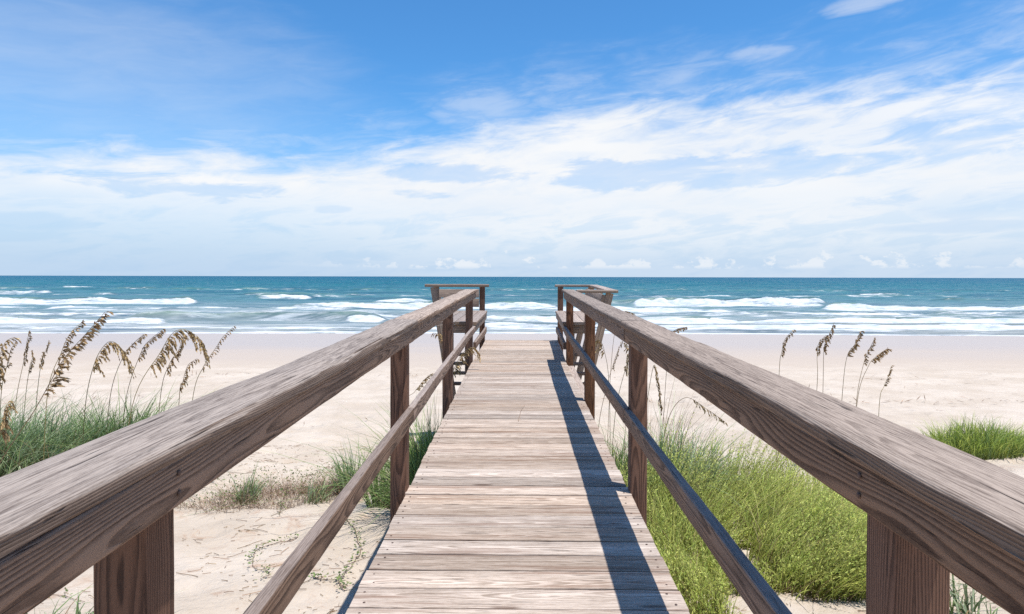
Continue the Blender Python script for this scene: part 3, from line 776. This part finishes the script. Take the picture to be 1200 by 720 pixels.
OATS = [
 # d, base px, stem pixels, label, side, dark, nb, bl, sp, droop, frac
 (4.6, -45, [(-8, 560), (40, 482), (75, 425), (100, 393), (126, 367)], 'tallest thick sea oat leaning right with ragged dark brown seed head', 1, True, 13, .10, .026, .45, .36),
 (6.0, 50, [(58, 462), (72, 415), (83, 393), (94, 379)], 'sea oat with speckled brown seed head just behind the tallest leaning stalk', 1, True, 10, .075, .02, .6, .24),
 (7.0, 18, [(21, 475), (27, 425), (31, 405), (34, 391)], 'upright thin sea oat with narrow dark seed head near the far left', 1, True, 9, .06, .018, .8, .24),
 (7.2, 24, [(28, 470), (34, 432), (37, 420), (39, 412)], 'short sea oat with small brown tip between two taller upright stalks', 1, True, 7, .055, .017, .8, .2),
 (7.1, 40, [(43, 478), (50, 430), (55, 412), (57, 403)], 'upright sea oat with short dark head left of the tallest leaning stalk', -1, True, 8, .06, .018, .9, .2),
 (5.8, -10, [(-6, 480), (-2, 430), (4, 405), (10, 398)], 'sea oat with pale tan drooping head cut by the left picture edge', 1, False, 10, .09, .022, .9, .3),
 (6.6, 0, [(3, 465), (8, 428), (14, 412), (19, 404)], 'slender sea oat with a sparse thin head beside the far left stalk', 1, True, 7, .05, .016, .5, .22),
 (6.3, 95, [(100, 478), (113, 428), (122, 406), (134, 402), (146, 414), (152, 432)], 'sea oat bent over with broad straw coloured drooping head left of the arched one', 1, False, 14, .10, .022, 1.0, .36),
 (6.6, 122, [(128, 468), (146, 420), (156, 404), (169, 393)], 'sea oat with small dark head pointing right between the two tan heads', 1, True, 8, .06, .019, .7, .2),
 (6.8, 140, [(146, 470), (162, 416), (175, 400), (190, 388)], 'sea oat with long feathered brown head just left of the big arched one', 1, True, 11, .07, .02, .7, .26),
 (6.2, 140, [(160, 470), (188, 415), (203, 392), (218, 387), (232, 397), (240, 412)], 'sea oat with the largest arched golden seed head hanging to the right', 1, False, 18, .115, .023, 1.0, .38),
 (6.5, 180, [(188, 465), (200, 428), (207, 412), (213, 400)], 'sea oat with mottled brown head hanging below the big arched head', 1, True, 9, .075, .02, 1.0, .22),
 (6.4, 205, [(212, 465), (215, 448), (220, 430), (229, 422)], 'shortest sea oat with small hooked brown head right of the arched one', 1, True, 8, .06, .019, 1.1, .24),
 (6.7, 215, [(226, 465), (240, 430), (252, 410), (262, 396), (273, 384)], 'slim sea oat leaning right, nearest to the sunlit handrail', 1, True, 10, .05, .017, .7, .3),
 (5.3, -5, [(-3, 520), (2, 492), (6, 480), (9, 474)], 'low sea oat with drooping cream head at the left picture edge', 1, False, 10, .09, .022, 1.1, .3),
 (7.6, 458, [(470, 478), (486, 460), (496, 447), (505, 439)], 'sea oat with yellow head seen between the two rails beside the left bench', 1, False, 9, .05, .016, .4, .2),
 (8.0, 528, [(527, 455), (523, 412), (517, 394), (510, 390)], 'sea oat with curled dark hooks hanging outside the left bench', -1, True, 9, .07, .02, 1.2, .2),
 (8.2, 520, [(519, 440), (520, 410), (522, 398), (518, 392)], 'sea oat with golden husks beside the slanted post of the left bench', 1, False, 8, .06, .02, 1.2, .2),
 (7.6, 528, [(530, 450), (536, 425), (546, 411), (556, 408), (561, 414)], 'sea oat with cream seed head nodding over the left edge of the deck', 1, False, 13, .085, .02, .9, .3),
 (8.2, 910, [(913, 435), (916, 412), (920, 398), (929, 386)], 'leftmost slender sea oat of the row above the right handrail', 1, True, 8, .075, .02, .9, .20),
 (8.0, 950, [(956, 450), (958, 418), (961, 402), (966, 392)], 'sea oat with short ragged head leaning on its taller neighbour above right handrail', 1, True, 8, .07, .022, .8, .16),
 (8.1, 963, [(965, 450), (967, 408), (971, 394), (977, 380)], 'tallest dark sea oat of the row above the right handrail', 1, True, 10, .075, .022, .9, .2),
 (8.0, 982, [(987, 460), (994, 418), (1001, 402), (1008, 388)], 'straight sea oat with dense dark head in the middle of the right row', 1, True, 11, .07, .024, .5, .2),
 (7.9, 1000, [(1005, 468), (1014, 424), (1020, 408), (1025, 397)], 'sea oat with thin head crossing behind the wide tilted head on right', 1, True, 9, .065, .02, .5, .2),
 (7.8, 1000, [(1006, 466), (1017, 428), (1027, 416), (1040, 408)], 'sea oat with wide dark head tilted far to the right above right handrail', 1, True, 10, .075, .024, .6, .16),
 (7.9, 1028, [(1030, 470), (1036, 452), (1040, 440), (1044, 428)], 'shortest pale tipped sea oat at the right end of the row', 1, True, 7, .04, .017, .4, .2),
 (8.6, 775, [(781, 440), (786, 396), (792, 386), (803, 383)], 'sea oat whose small dark head peeks over the right handrail', 1, True, 8, .05, .02, .7, .12),
 (9.3, 712, [(716, 430), (722, 380), (730, 365), (742, 367)], 'sea oat whose tan head shows over the handrail beside the right bench', 1, False, 9, .06, .02, .9, .14),
 (8.0, 716, [(714, 450), (708, 410), (702, 398), (696, 402)], 'sea oat with tan husks hanging under the right bench', -1, False, 8, .06, .02, 1.2, .16),
 (7.0, 715, [(722, 480), (735, 425), (738, 410), (734, 402)], 'tangled sea oat with tan head against the second right post', -1, False, 9, .06, .018, 1.2, .2),
 (6.4, 752, [(756, 500), (766, 430), (770, 446), (775, 478)], 'broken sea oat with dark brown head hanging straight down by the shrub', 1, True, 8, .05, .022, 1.1, .26),
 (6.2, 770, [(780, 500), (802, 466), (830, 480), (850, 494)], 'sea oat with thin yellowish head bowed low over the yellow-green shrub', 1, False, 6, .03, .018, .9, .24),
 (7.2, 700, [(702, 500), (712, 450), (722, 418), (728, 400)], 'bare upright sea oat with few husks left of the second right post', 1, True, 6, .04, .016, .8, .2),
]
for k, o in enumerate(OATS):
    sea_oat(o[0], o[1], o[2], o[3], o[4], o[5], o[6], o[7], o[8], 3 + k, o[9], frac=o[10])

def clump(name, label, cat, specs, group=None):
    """specs: list of (material, blades(...) args dict)"""
    cx, cy = specs[0][1]['cx'], specs[0][1]['cy']
    o0 = np.array([cx, cy, float(gz(cx, cy))])
    o = plant_mesh(name, [blades(**s[1]) for s in specs], [s[0] for s in specs], None, o0)
    return tag(o, label, cat, group)

def B(n, cx, cy, rx, ry, h0, h1, **k):
    return dict(n=n, cx=cx, cy=cy, rx=rx, ry=ry, h0=h0, h1=h1, **k)

GL = 'green grass tufts on the dune left of the boardwalk'
def tuft(px, d, rx, ry, n, h0, h1, label, seed, mats=(M_OATLEAF, M_STRAW), lean=(0.25, 0), droop=0.8, spread=0.5, width=0.0125, group=GL, straw=0.18):
    cx = (px - 600) * d / F
    sp = [(mats[0], B(n, cx, d, rx, ry, h0, h1, lean=lean, droop=droop, spread=spread, width=width, seed=seed)),
          (mats[1], B(int(n * straw), cx, d, rx * 1.1, ry * 1.1, h0 * .7, h1 * 1.0, lean=lean, droop=droop, spread=spread * 1.2, width=width * .6, seed=seed + 1))]
    return clump('dune_grass', label, 'grass tuft', sp, group)
tuft(-40, 6.3, 1.0, .6, 1300, .85, 1.25, 'dense green grass tuft running off the left edge beneath the sea oats', 1)
tuft(70, 6.6, .85, .6, 1300, .85, 1.2, 'broad green grass tuft below the tallest leaning sea oat', 3)
tuft(158, 6.9, .55, .5, 1000, .95, 1.35, 'dark green grass tuft right of the broad one, touching the left handrail', 5, mats=(M_DARKLEAF, M_STRAW))
tuft(120, 8.2, .9, .4, 500, .5, .9, 'thin grass tuft behind the denser tufts at left, mixed with straw', 7, straw=.6)
tuft(503, 6.1, .20, .95, 1300, 1.0, 1.4, 'dark green arching grass tuft against the left side of the deck', 9, mats=(M_DARKLEAF, M_STRAW), lean=(-.1, 0), droop=1.0)
tuft(447, 6.0, .14, .14, 130, .45, .85, 'small upright green tuft outside the second left post', 11, mats=(M_DARKLEAF, M_STRAW), lean=(-.05, 0), droop=.6)
tuft(414, 6.6, .16, .14, 150, .4, .8, 'sparse green tuft standing alone in the pale sand', 13, lean=(-.1, 0), droop=.6, spread=.3)
tuft(372, 6.3, .12, .10, 60, .2, .42, 'tiny green tuft at the near edge of the dry scrub', 33, droop=.7)
tuft(455, 7.6, .2, .12, 70, .2, .5, 'wispy tuft alone on the pale sand toward the beach', 35, droop=.7)
tuft(290, 6.4, .10, .10, 80, .3, .5, 'small tuft of green blades at the left end of the dry scrub', 15, droop=.7)
tuft(70, 3.25, .40, .22, 130, .3, .62, 'loose green blades arching below the nearest left post', 17, lean=(.25, -.1), droop=1.3, spread=.5)
tuft(1128, 3.75, .14, .2, 70, .25, .62, 'few pale green blades beside the nearest right post', 19, lean=(-.2, 0), droop=1.0, group='grass tufts right of the boardwalk')
GR = 'grass tufts right of the boardwalk'
tuft(722, 5.9, .24, .50, 850, .6, 1.05, 'yellow-green grass tuft against the right side of the deck', 21, mats=(M_DARKLEAF, M_STRAW), lean=(.05, 0), droop=.9, group=GR, straw=.5)
tuft(792, 6.1, .36, .45, 850, .8, 1.3, 'blue-green arching grass tuft behind the second right post', 23, mats=(M_OATLEAF, M_STRAW), lean=(.1, 0), droop=1.0, group=GR, straw=.25)
tuft(765, 7.0, .42, .25, 150, 1.0, 1.75, 'tall dry brown stalks tangled behind the second right post', 25, mats=(M_STRAW, M_TWIG), lean=(.1, 0), droop=.6, group=GR, spread=.35, width=.006)
tuft(1145, 8.4, .66, .42, 1500, .30, .66, 'bright green grass tuft on open sand at far right', 27, mats=(M_BRIGHT, M_DARKLEAF), lean=(.08, 0), droop=.6, spread=.42, group=GR, straw=.5)
tuft(1215, 8.6, .40, .35, 900, .25, .42, 'bright green grass tuft half cut by the right picture edge', 29, mats=(M_BRIGHT, M_DARKLEAF), lean=(.08, 0), droop=.6, spread=.42, group=GR, straw=.5)
tuft(1030, 8.2, .35, .2, 60, .3, .6, 'few wispy straw blades under the right row of sea oats', 31, mats=(M_STRAW, M_OATLEAF), lean=(.2, 0), droop=.9, group=GR)

# dry twiggy scrub on the left sand
def scrub(px, d, rx, ry, h, n, label, seed):
    cx = (px - 600) * d / F; r = np.random.default_rng(seed)
    o0 = np.array([cx, d, float(gz(cx, d))])
    a = blades(n, cx, d, rx, ry, h * .5, h, (0, 0), 1.0, .5, .0035, 5, .4, seed)
    b = blades(n // 2, cx, d, rx, ry, h * .3, h * .7, (0, 0), 1.6, .3, .003, 4, .2, seed + 1)
    k = int(n * .7)
    aa = r.uniform(0, 6.28, k); q = np.sqrt(r.uniform(0, 1, k))
    c = np.stack([cx + rx * q * np.cos(aa), d + ry * q * np.sin(aa), np.zeros(k)], -1); c[:, 2] = gz(c[:, 0], c[:, 1]) + r.uniform(.03, h * .8, k)
    lf = leaf_quads(c, r.normal(0, 1, (k, 3)) + [0, 0, .4], r.uniform(.015, .03, k), .012, r, r.uniform(0, 1, k))
    o = plant_mesh('dry_scrub', [a, b, lf], [M_TWIG, M_STRAW, M_VINE], None, o0)
    tag(o, label, 'dry scrub', 'low dry scrub on the left sand')
scrub(335, 6.55, .66, .45, .33, 950, 'low tangle of dry reddish twigs on the sand beneath the left handrail', 51)
scrub(405, 6.8, .48, .34, .30, 380, 'thin dry twigs mixed with small green leaves outside the left mid rail', 53)
scrub(258, 6.2, .42, .24, .22, 320, 'flat pale dry tuft left of the reddish twig tangle', 55)

# trailing vines
VG = 'trailing vines on the sand'
def vine(pix, label, seed, dens=1.0, ls=0.022):
    r = np.random.default_rng(seed)
    P = smooth_path([ground_at(*q) for q in pix], 40)
    P[:, 0] += r.normal(0, .004, 40); P[:, 2] = gz(P[:, 0], P[:, 1]) + .008
    o0 = P[0].copy()
    root = empty('trailing_vine', o0, label, 'vine', VG)
    plant_mesh('stem', [tube(P, .003, .002, 4)], [M_TWIG], root, o0)
    k = int(len(pix) * 13 * dens)
    i = r.integers(0, 40, k)
    c = P[i] + np.stack([r.normal(0, .02, k), r.normal(0, .025, k), r.uniform(.004, .035, k)], -1)
    dd = np.stack([r.normal(0, 1, k), r.normal(0, 1, k), r.uniform(-.1, .7, k)], -1)
    L = r.uniform(.7, 1.4, k) * ls
    plant_mesh('leaves', [leaf_quads(c, dd, L, L * .62, r, r.uniform(0, 1, k), np.array([0, 0, 1.0]))], [M_VINE], root, o0)
vine([(337, 578), (332, 590), (328, 607)], 'short vine hanging down the sand below the dry twig tangle', 61)
vine([(349, 631), (328, 637), (315, 641), (301, 647), (297, 659), (299, 668), (316, 673), (309, 680)], 'hooked vine of green leaves left of the left mid rail', 63)
vine([(406, 610), (416, 620), (419, 634), (424, 645), (416, 660), (405, 675), (398, 684), (404, 694)], 'leafy vine running beside the left edge of the deck', 65, 1.5)
vine([(366, 677), (378, 681), (395, 681)], 'short vine between the left mid rail and the leafy vine', 67, .8)
vine([(368, 583), (380, 579), (392, 574), (400, 566)], 'vine with larger round leaves on the sand outside the left mid rail', 69, 1.6, .034)
vine([(352, 560), (376, 556), (398, 552)], 'vine creeping along the top of the sand edge near the dry twigs', 71, 1.0)
vine([(20, 716), (60, 700), (100, 708)], 'vine with small leaves under the nearest left post', 73, .8)

# feathery yellow-green shrubs on the right
SG = 'feathery shrubs right of the boardwalk'
def shrub(px, d, rx, ry, h, n, label, seed, lean=(.35, .05), nl=27, dead=.06):
    cx = (px - 600) * d / F; r = np.random.default_rng(seed)
    o0 = np.array([cx, d, float(gz(cx, d))])
    a = r.uniform(0, 6.283, n); q = np.sqrt(r.uniform(0, 1, n))
    bx = cx + rx * q * np.cos(a); by = d + ry * q * np.sin(a); bz = gz(bx, by) - .02
    hol = np.exp(-(((bx - 1.80) / .22) ** 2 + ((by - 4.95) / .30) ** 2)) + np.exp(-(((bx - 1.25) / .12) ** 2 + ((by - 4.75) / .3) ** 2))
    L = (1 - .75 * np.clip(hol, 0, 1)) * h * r.uniform(.55, 1.12, n) * (1 - .5 * q ** 2.5) * (0.55 + 1.0 * (vnoise(bx * 2.6, by * 2.6, 5)))
    lx = lean[0] + r.normal(0, .13, n) + .30 * q * np.cos(a) + 1.1 * (vnoise(bx * 2.2, by * 2.2, 15) - .5); ly = lean[1] + r.normal(0, .13, n) + .30 * q * np.sin(a) + 1.1 * (vnoise(bx * 2.2, by * 2.2, 16) - .5)
    ts = np.linspace(.18, 1, nl)
    T = np.repeat(ts[None], n, 0) + r.uniform(-.02, .02, (n, nl))
    cv = .5 * T + .5 * T ** 2
    C = np.stack([bx[:, None] + (lx * L)[:, None] * cv, by[:, None] + (ly * L)[:, None] * cv, bz[:, None] + L[:, None] * (T - .10 * T ** 3)], -1)
    D = np.stack([np.repeat(lx[:, None], nl, 1), np.repeat(ly[:, None], nl, 1), np.full((n, nl), .85)], -1) + r.normal(0, .45, (n, nl, 3))
    LL = (.027 * (1.1 - .45 * T) * r.uniform(.7, 1.3, (n, nl))).ravel()
    lv = leaf_quads(C.reshape(-1, 3), D.reshape(-1, 3), LL, LL * .36, r, T.ravel(), np.array([0.1, -.1, 1.0]))
    lv = (lv[0], lv[1], lv[2], np.repeat(np.clip(np.repeat(r.uniform(0, 1, n), nl) + r.normal(0, .3, n * nl), 0, 1), 4))
    # stems as narrow strips
    seg = 4; t5 = np.linspace(0, 1, seg + 1); cv5 = .5 * t5 + .5 * t5 ** 2
    P = np.stack([bx[:, None] + (lx * L)[:, None] * cv5, by[:, None] + (ly * L)[:, None] * cv5, bz[:, None] + L[:, None] * (t5 - .10 * t5 ** 3)], -1)
    wa = r.uniform(0, 3.14, n); sd_ = np.stack([np.cos(wa), np.sin(wa), 0 * wa], -1)[:, None] * (.0022 * (1.1 - t5))[None, :, None]
    V = np.stack([P - sd_, P + sd_], 2).reshape(-1, 3); m = (seg + 1) * 2
    b = np.arange(n)[:, None] * m; i = np.arange(seg)[None] * 2
    st = (V, np.stack([b + i, b + i + 1, b + i + 3, b + i + 2], -1).reshape(-1, 4), np.repeat(np.tile(t5, n), 2), np.repeat(r.uniform(0, 1, n), m))
    bl_ = blades(int(n * 1.1), cx, d, rx * 1.05, ry * 1.05, h * .65, h * 1.2, lean, .38, .7, .0065, 6, .35, seed + 500)
    dd_ = blades(int(n * .22), cx, d, rx, ry, h * .5, h * 1.1, lean, .55, .6, .005, 5, .3, seed + 700)
    root = empty('feathery_shrub', o0, label, 'shrub', SG)
    plant_mesh('grass_blades', [bl_, dd_], [M_SHRUB, M_STRAW], root, o0)
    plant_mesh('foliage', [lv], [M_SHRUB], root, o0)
    plant_mesh('stems', [st], [M_SHRUBSTEM], root, o0)
shrub(775, 4.55, .42, .50, .62, 520, 'feathery yellow-green shrub squeezed between the deck and the right mid rail', 81, lean=(-.05, .1))
shrub(800, 3.65, .26, .32, .42, 300, 'low bright green shrub at the foot of the deck nearest the viewer', 83, lean=(-.1, 0))
shrub(905, 5.15, .62, .50, .62, 760, 'feathery yellow-green shrub bending right beneath the right handrail', 85, lean=(.5, .05))
shrub(965, 4.45, .50, .38, .62, 700, 'yellow-green shrub with swept stems left of the nearest right post', 87, lean=(.55, .0))
shrub(850, 6.0, .62, .42, .66, 640, 'upright yellow-green shrub farthest along the right handrail', 89, lean=(.15, .05))
shrub(790, 5.3, .38, .45, .70, 420, 'yellow-green shrub growing around the second right post', 91, lean=(.1, .1))
shrub(975, 4.08, .34, .20, .42, 380, 'low bright shrub at the foot of the nearest right post', 99, lean=(.35, -.15))
shrub(830, 4.15, .55, .22, .30, 330, 'low sprawling shrub edge spilling onto the sand below the right mid rail', 95, lean=(-.2, -.2))
shrub(745, 5.35, .22, .45, .50, 260, 'narrow yellow-green shrub filling the gap between the deck and the second right post', 97, lean=(-.05, .0))
shrub(1000, 5.9, .55, .45, .50, 420, 'yellow-green shrub on the outer side, mostly behind the right handrail', 93, lean=(.4, .05))

tw = [to_world(q) for q in ((0.0, 5.05, .004), (.012, 5.25, .012), (.03, 5.45, .02), (.055, 5.62, .004))]
tag(plant_mesh('dry_twig', [tube(smooth_path(tw, 12), .0022, .001, 5)], [M_TWIG], None, tw[0]), 'thin dry twig lying on the middle of the deck', 'twig')

# litter on the sand: bits of straw, twigs, shells nobody could count
def litter():
    r = np.random.default_rng(5)
    parts = []
    n = 6500
    x = r.uniform(-6, 4.5, n); y = 2.6 + 7.5 * r.uniform(0, 1, n) ** 1.1
    keep = fbm(x * .9, y * .9, 71, 3) + r.normal(0, .08, n) > -.02
    x, y = x[keep], y[keep]; n = len(x)
    L = np.clip(.035 * np.exp(r.normal(0, .75, n)), .012, .28); a = r.normal(0.3, 1.0, n)
    for mat, sl in ((0, slice(0, n // 2)), (1, slice(n // 2, n))):
        xs, ys, ls, as_ = x[sl], y[sl], L[sl], a[sl]; k = len(xs)
        ts = np.linspace(-.5, .5, 4); bend = r.normal(0, .12, k)
        px_ = xs[:, None] + ls[:, None] * ts * np.cos(as_)[:, None] - (bend * ls)[:, None] * (ts ** 2) * np.sin(as_)[:, None]
        py_ = ys[:, None] + ls[:, None] * ts * np.sin(as_)[:, None] + (bend * ls)[:, None] * (ts ** 2) * np.cos(as_)[:, None]
        P = np.stack([px_, py_, gz(px_, py_) + .006], -1)
        w = r.uniform(.0006, .0018, k)[:, None, None]
        s = np.stack([-np.sin(as_), np.cos(as_), 0 * as_], -1)[:, None] * w
        top = P + [0, 0, .004]
        V = np.stack([P - s, top, P + s], 2).reshape(-1, 3)
        b = np.arange(k)[:, None] * 12; i = np.arange(3)[None] * 3
        f = np.concatenate([np.stack([b + i + e, b + i + e + 1, b + i + 4 + e, b + i + 3 + e], -1).reshape(-1, 4) for e in (0, 1)])
        parts.append((V, f, np.tile(np.repeat(np.linspace(0, 1, 4), 3), k), np.repeat(r.uniform(0, 1, k), 12)))
    # dark wrack specks farther out
    k = 1700
    cx = r.uniform(-25, 30, k); cy = np.where(r.random(k) < .55, np.where(r.random(k) < .5, 15.5, 20.5) + 1.6 * fbm(cx * .15, cx * 0, 75, 3) * 2 + r.normal(0, .35, k), 8 + 14 * r.uniform(0, 1, k))
    kk = fbm(cx * .25, cy * .5, 73, 3) > .03; cx, cy = cx[kk], cy[kk]; k = len(cx)
    c = np.stack([cx, cy, gz(cx, cy) + .012], -1); d_ = np.stack([r.normal(0, 1, k), r.normal(0, .3, k), r.uniform(0, .3, k)], -1)
    LL = r.uniform(.05, .30, k)
    parts.append(leaf_quads(c, d_, LL, .02, r, r.uniform(0, 1, k), np.array([0, 0, 1.0])))
    o = plant_mesh('sand_litter', parts, [M_STRAW, M_TWIG, M_TWIG], None, np.array([0, 5, 2.7]))
    tag(o, 'scattered straw and twig bits lying on the dry sand', 'litter', kind='stuff')
litter()

# ------------------------------------------------------------------ light
SD = np.array([0.2, -0.15, 1.0]); SD /= np.linalg.norm(SD)
elev = math.asin(SD[2]); azim = math.atan2(SD[0], SD[1])
sl = bpy.data.lights.new('sun', 'SUN'); sl.energy = 4.7; sl.angle = math.radians(0.5); sl.color = (1.0, 0.965, 0.91)
so = bpy.data.objects.new('sun', sl); col.objects.link(so); so.location = (20, -15, 100)
so.rotation_euler = Vector(-SD).to_track_quat('-Z', 'Y').to_euler()

world = bpy.data.worlds.new('World'); scene.world = world; world.use_nodes = True
t = NT(world.node_tree); world.node_tree.nodes.clear()
out = t.n('ShaderNodeOutputWorld'); bg = t.n('ShaderNodeBackground'); t.link(bg.outputs[0], out.inputs[0])
SKY_TINT = (0.64, 1.30, 1.74)
sky = t.n('ShaderNodeTexSky', sky_type='NISHITA'); sky.sun_disc = False
sky.sun_elevation = elev; sky.sun_rotation = azim
sky.altitude = 0; sky.air_density = 1.0; sky.dust_density = 0.1; sky.ozone_density = 2.5
tc = t.n('ShaderNodeTexCoord').outputs['Generated']
dx, dy, dz = t.sep(tc)
az = t.m('ARCTAN2', dx, dy)
el = t.m('ARCSINE', dz)
# tangent-plane style coordinates of the sky: a = azimuth, e = elevation (radians)
def P2(px, py): 
    u = (px - 600) / F; v = (HORY - py) / F
    return math.atan(u), math.atan(v / math.sqrt(1 + u * u))
fc = t.n('ShaderNodeFloatCurve')
EDGE = [(0, 192), (150, 186), (330, 192), (470, 172), (600, 150), (720, 132), (850, 118), (1000, 98), (1200, 62)]
A0, A1 = -1.2, 1.2
t.link(t.lin(az, A0, A1), fc.inputs['Value'])
cv = fc.mapping.curves[0]
pts = [((P2(*q)[0] - A0) / (A1 - A0), P2(*q)[1]) for q in EDGE]
cv.points[0].location = (0, pts[0][1]); cv.points[1].location = (1, pts[-1][1] + .05)
for q in pts: cv.points.new(*q)
fc.mapping.update()
edge_e = fc.outputs[0]
# streaky noise, tilted up to the right
ar = t.m('ADD', az, t.m('MULTIPLY', el, 1.2)); er = t.m('SUBTRACT', el, t.m('MULTIPLY', az, 0.16))
nA = t.noise(t.vec(t.m('MULTIPLY', ar, 3.2), t.m('MULTIPLY', er, 11), 0.3), 1.0, 6, 0.58, 0.5)
nB = t.noise(t.vec(t.m('MULTIPLY', ar, 9), t.m('MULTIPLY', er, 42), 3.7), 1.0, 6, 0.62, 0.4)
nC = t.noise(t.vec(t.m('MULTIPLY', az, 2.2), t.m('MULTIPLY', el, 5.5), 7.1), 1.0, 4, 0.55)
dist = t.m('SUBTRACT', edge_e, el)
dist = t.m('ADD', dist, t.m('ADD', t.m('MULTIPLY', t.m('SUBTRACT', nA, 0.5), 0.085), t.m('MULTIPLY', t.m('SUBTRACT', nB, 0.5), 0.085)))
bank = t.ss(dist, -0.034, 0.036)
dens = t.m('MULTIPLY', bank, t.ss(nB, 0.30, 0.60, 0.82, 1.0))
# veil above the bank
veil = t.m('MULTIPLY', t.ss(dist, -0.11, 0.0), t.ss(nB, 0.35, 0.75, 0.06, 0.34))
def blob(px, py, rx, ry, amount, lo=0.9, hi=0.25, warp=1.0):
    a, e = P2(px, py); sx = rx / F; sy = ry / F
    qa = t.m('DIVIDE', t.m('SUBTRACT', az, a), sx)
    qe = t.m('DIVIDE', t.m('SUBTRACT', el, e), sy)
    r2 = t.m('ADD', t.m('MULTIPLY', qa, qa), t.m('MULTIPLY', qe, qe))
    r2 = t.m('ADD', r2, t.m('MULTIPLY', t.m('SUBTRACT', nB, 0.5), 3.6 * warp))
    r2 = t.m('ADD', r2, t.m('MULTIPLY', t.m('SUBTRACT', nA, 0.5), 2.0 * warp))
    return t.ss(r2, lo, hi, 0.0, amount)
# thin places in the bank where grey-blue shows
holes = None
for b in ((210, 220, 120, 13, .62), (540, 204, 85, 12, .62), (760, 202, 115, 20, .62), (900, 196, 150, 20, .45), (490, 228, 40, 7, .55),
          (1160, 238, 120, 18, .5), (30, 262, 50, 9, .4), (390, 245, 25, 6, .35), (1110, 165, 80, 18, .35), (1150, 264, 110, 8, .5)):
    h = blob(*b, lo=1.0, hi=.15, warp=1.25)
    holes = h if holes is None else t.m('MAXIMUM', holes, h)
vl = blob(110, 85, 260, 100, .36, 1.5, -1.0, .35)
vl = t.m('MAXIMUM', vl, blob(885, 63, 40, 10, .35, 1.4, -.4)); vl = t.m('MAXIMUM', vl, blob(1010, 2, 50, 9, .4, 1.4, -.4))
vl = t.m('MAXIMUM', vl, blob(570, 125, 60, 28, .35, 1.4, -.4))
vl = t.m('MAXIMUM', vl, blob(270, 165, 60, 14, .3, 1.4, -.4))
dens = t.m('MULTIPLY', dens, t.m('SUBTRACT', 1.0, t.m('MULTIPLY', holes, 0.45)))
dens = t.m('MULTIPLY', dens, t.m('SUBTRACT', 1.0, t.m('MULTIPLY', t.ss(nB, .42, .62), t.ss(el, .14, .07, 0, .42))))
dens = t.m('MULTIPLY', dens, t.m('SUBTRACT', 1.0, t.m('MULTIPLY', t.m('MULTIPLY', t.ss(az, .12, .5), t.ss(el, .11, .2)), t.ss(nB, .3, .6, .42, .10))))
dens = t.m('MAXIMUM', dens, t.m('MAXIMUM', veil, vl))
# towards the horizon the bank thins to pale haze, more so on the left
low = t.ss(el, 0.006, t.m('MULTIPLY', 1, 0) if False else 0.085)
lowl = t.m('MULTIPLY', t.ss(az, 0.1, -0.5), t.ss(el, 0.14, 0.06))
dens = t.m('MULTIPLY', dens, t.m('ADD', t.m('MULTIPLY', low, 0.60), 0.40))
dens = t.m('MULTIPLY', dens, t.m('SUBTRACT', 1.0, t.m('MULTIPLY', lowl, 0.45)))
# small cumulus heads above the horizon
nq = t.noise(t.vec(t.m('MULTIPLY', az, 26), t.m('MULTIPLY', el, 40), 1.3), 1.0, 7, 0.62)
cu = t.m('MULTIPLY', t.ss(t.m('ADD', nq, t.ss(el, .008, .045, .08, -.14)), 0.465, 0.60), t.m('MULTIPLY', t.ss(el, 0.006, 0.018), t.ss(az, -.45, -.05, 0.15, .75)))
cu = t.m('MULTIPLY', cu, t.ss(el, .062, .045))
nh = t.noise(t.vec(t.m('MULTIPLY', az, 3), t.m('MULTIPLY', el, 80), 5.3), 1.0, 4, 0.5)
stre = t.m('MULTIPLY', t.ss(nh, .5, .7, 0, .35), t.m('MULTIPLY', t.ss(el, .11, .05), t.ss(el, .004, .02)))
dens = t.m('MAXIMUM', dens, t.m('MAXIMUM', cu, stre))
front = t.ss(dy, -0.3, 0.2, 0.45, 1.0)
dens = t.m('MULTIPLY', dens, front, clamp=True)
skyc = t.mix(t.ss(el, 0.45, 1.0), t.mix(1.0, sky.outputs[0], SKY_TINT, 'MULTIPLY'), t.mix(1.0, sky.outputs[0], (0.60, 0.85, 1.05), 'MULTIPLY'))
hz = t.ss(el, 0.235, 0.0, 0.0, 0.96)
skyc = t.mix(hz, skyc, (4.3, 6.0, 8.3))
cloud = t.mix(t.ss(nC, .3, .7), (8.7, 9.0, 9.4), (9.5, 9.6, 9.7))
cloud = t.mix(t.m('MULTIPLY', holes, 0.95), cloud, (7.1, 7.9, 9.2))
c = t.mix(dens, skyc, cloud)
t.link(c, bg.inputs['Color'])
bg.inputs['Strength'].default_value = 0.09

scene.view_settings.view_transform = 'Standard'
scene.view_settings.look = 'None'
scene.view_settings.exposure = 0.18
scene.view_settings.gamma = 1.0
scene.view_settings.use_curve_mapping = False
scene.cycles.max_bounces = 6
scene.cycles.use_denoising = False
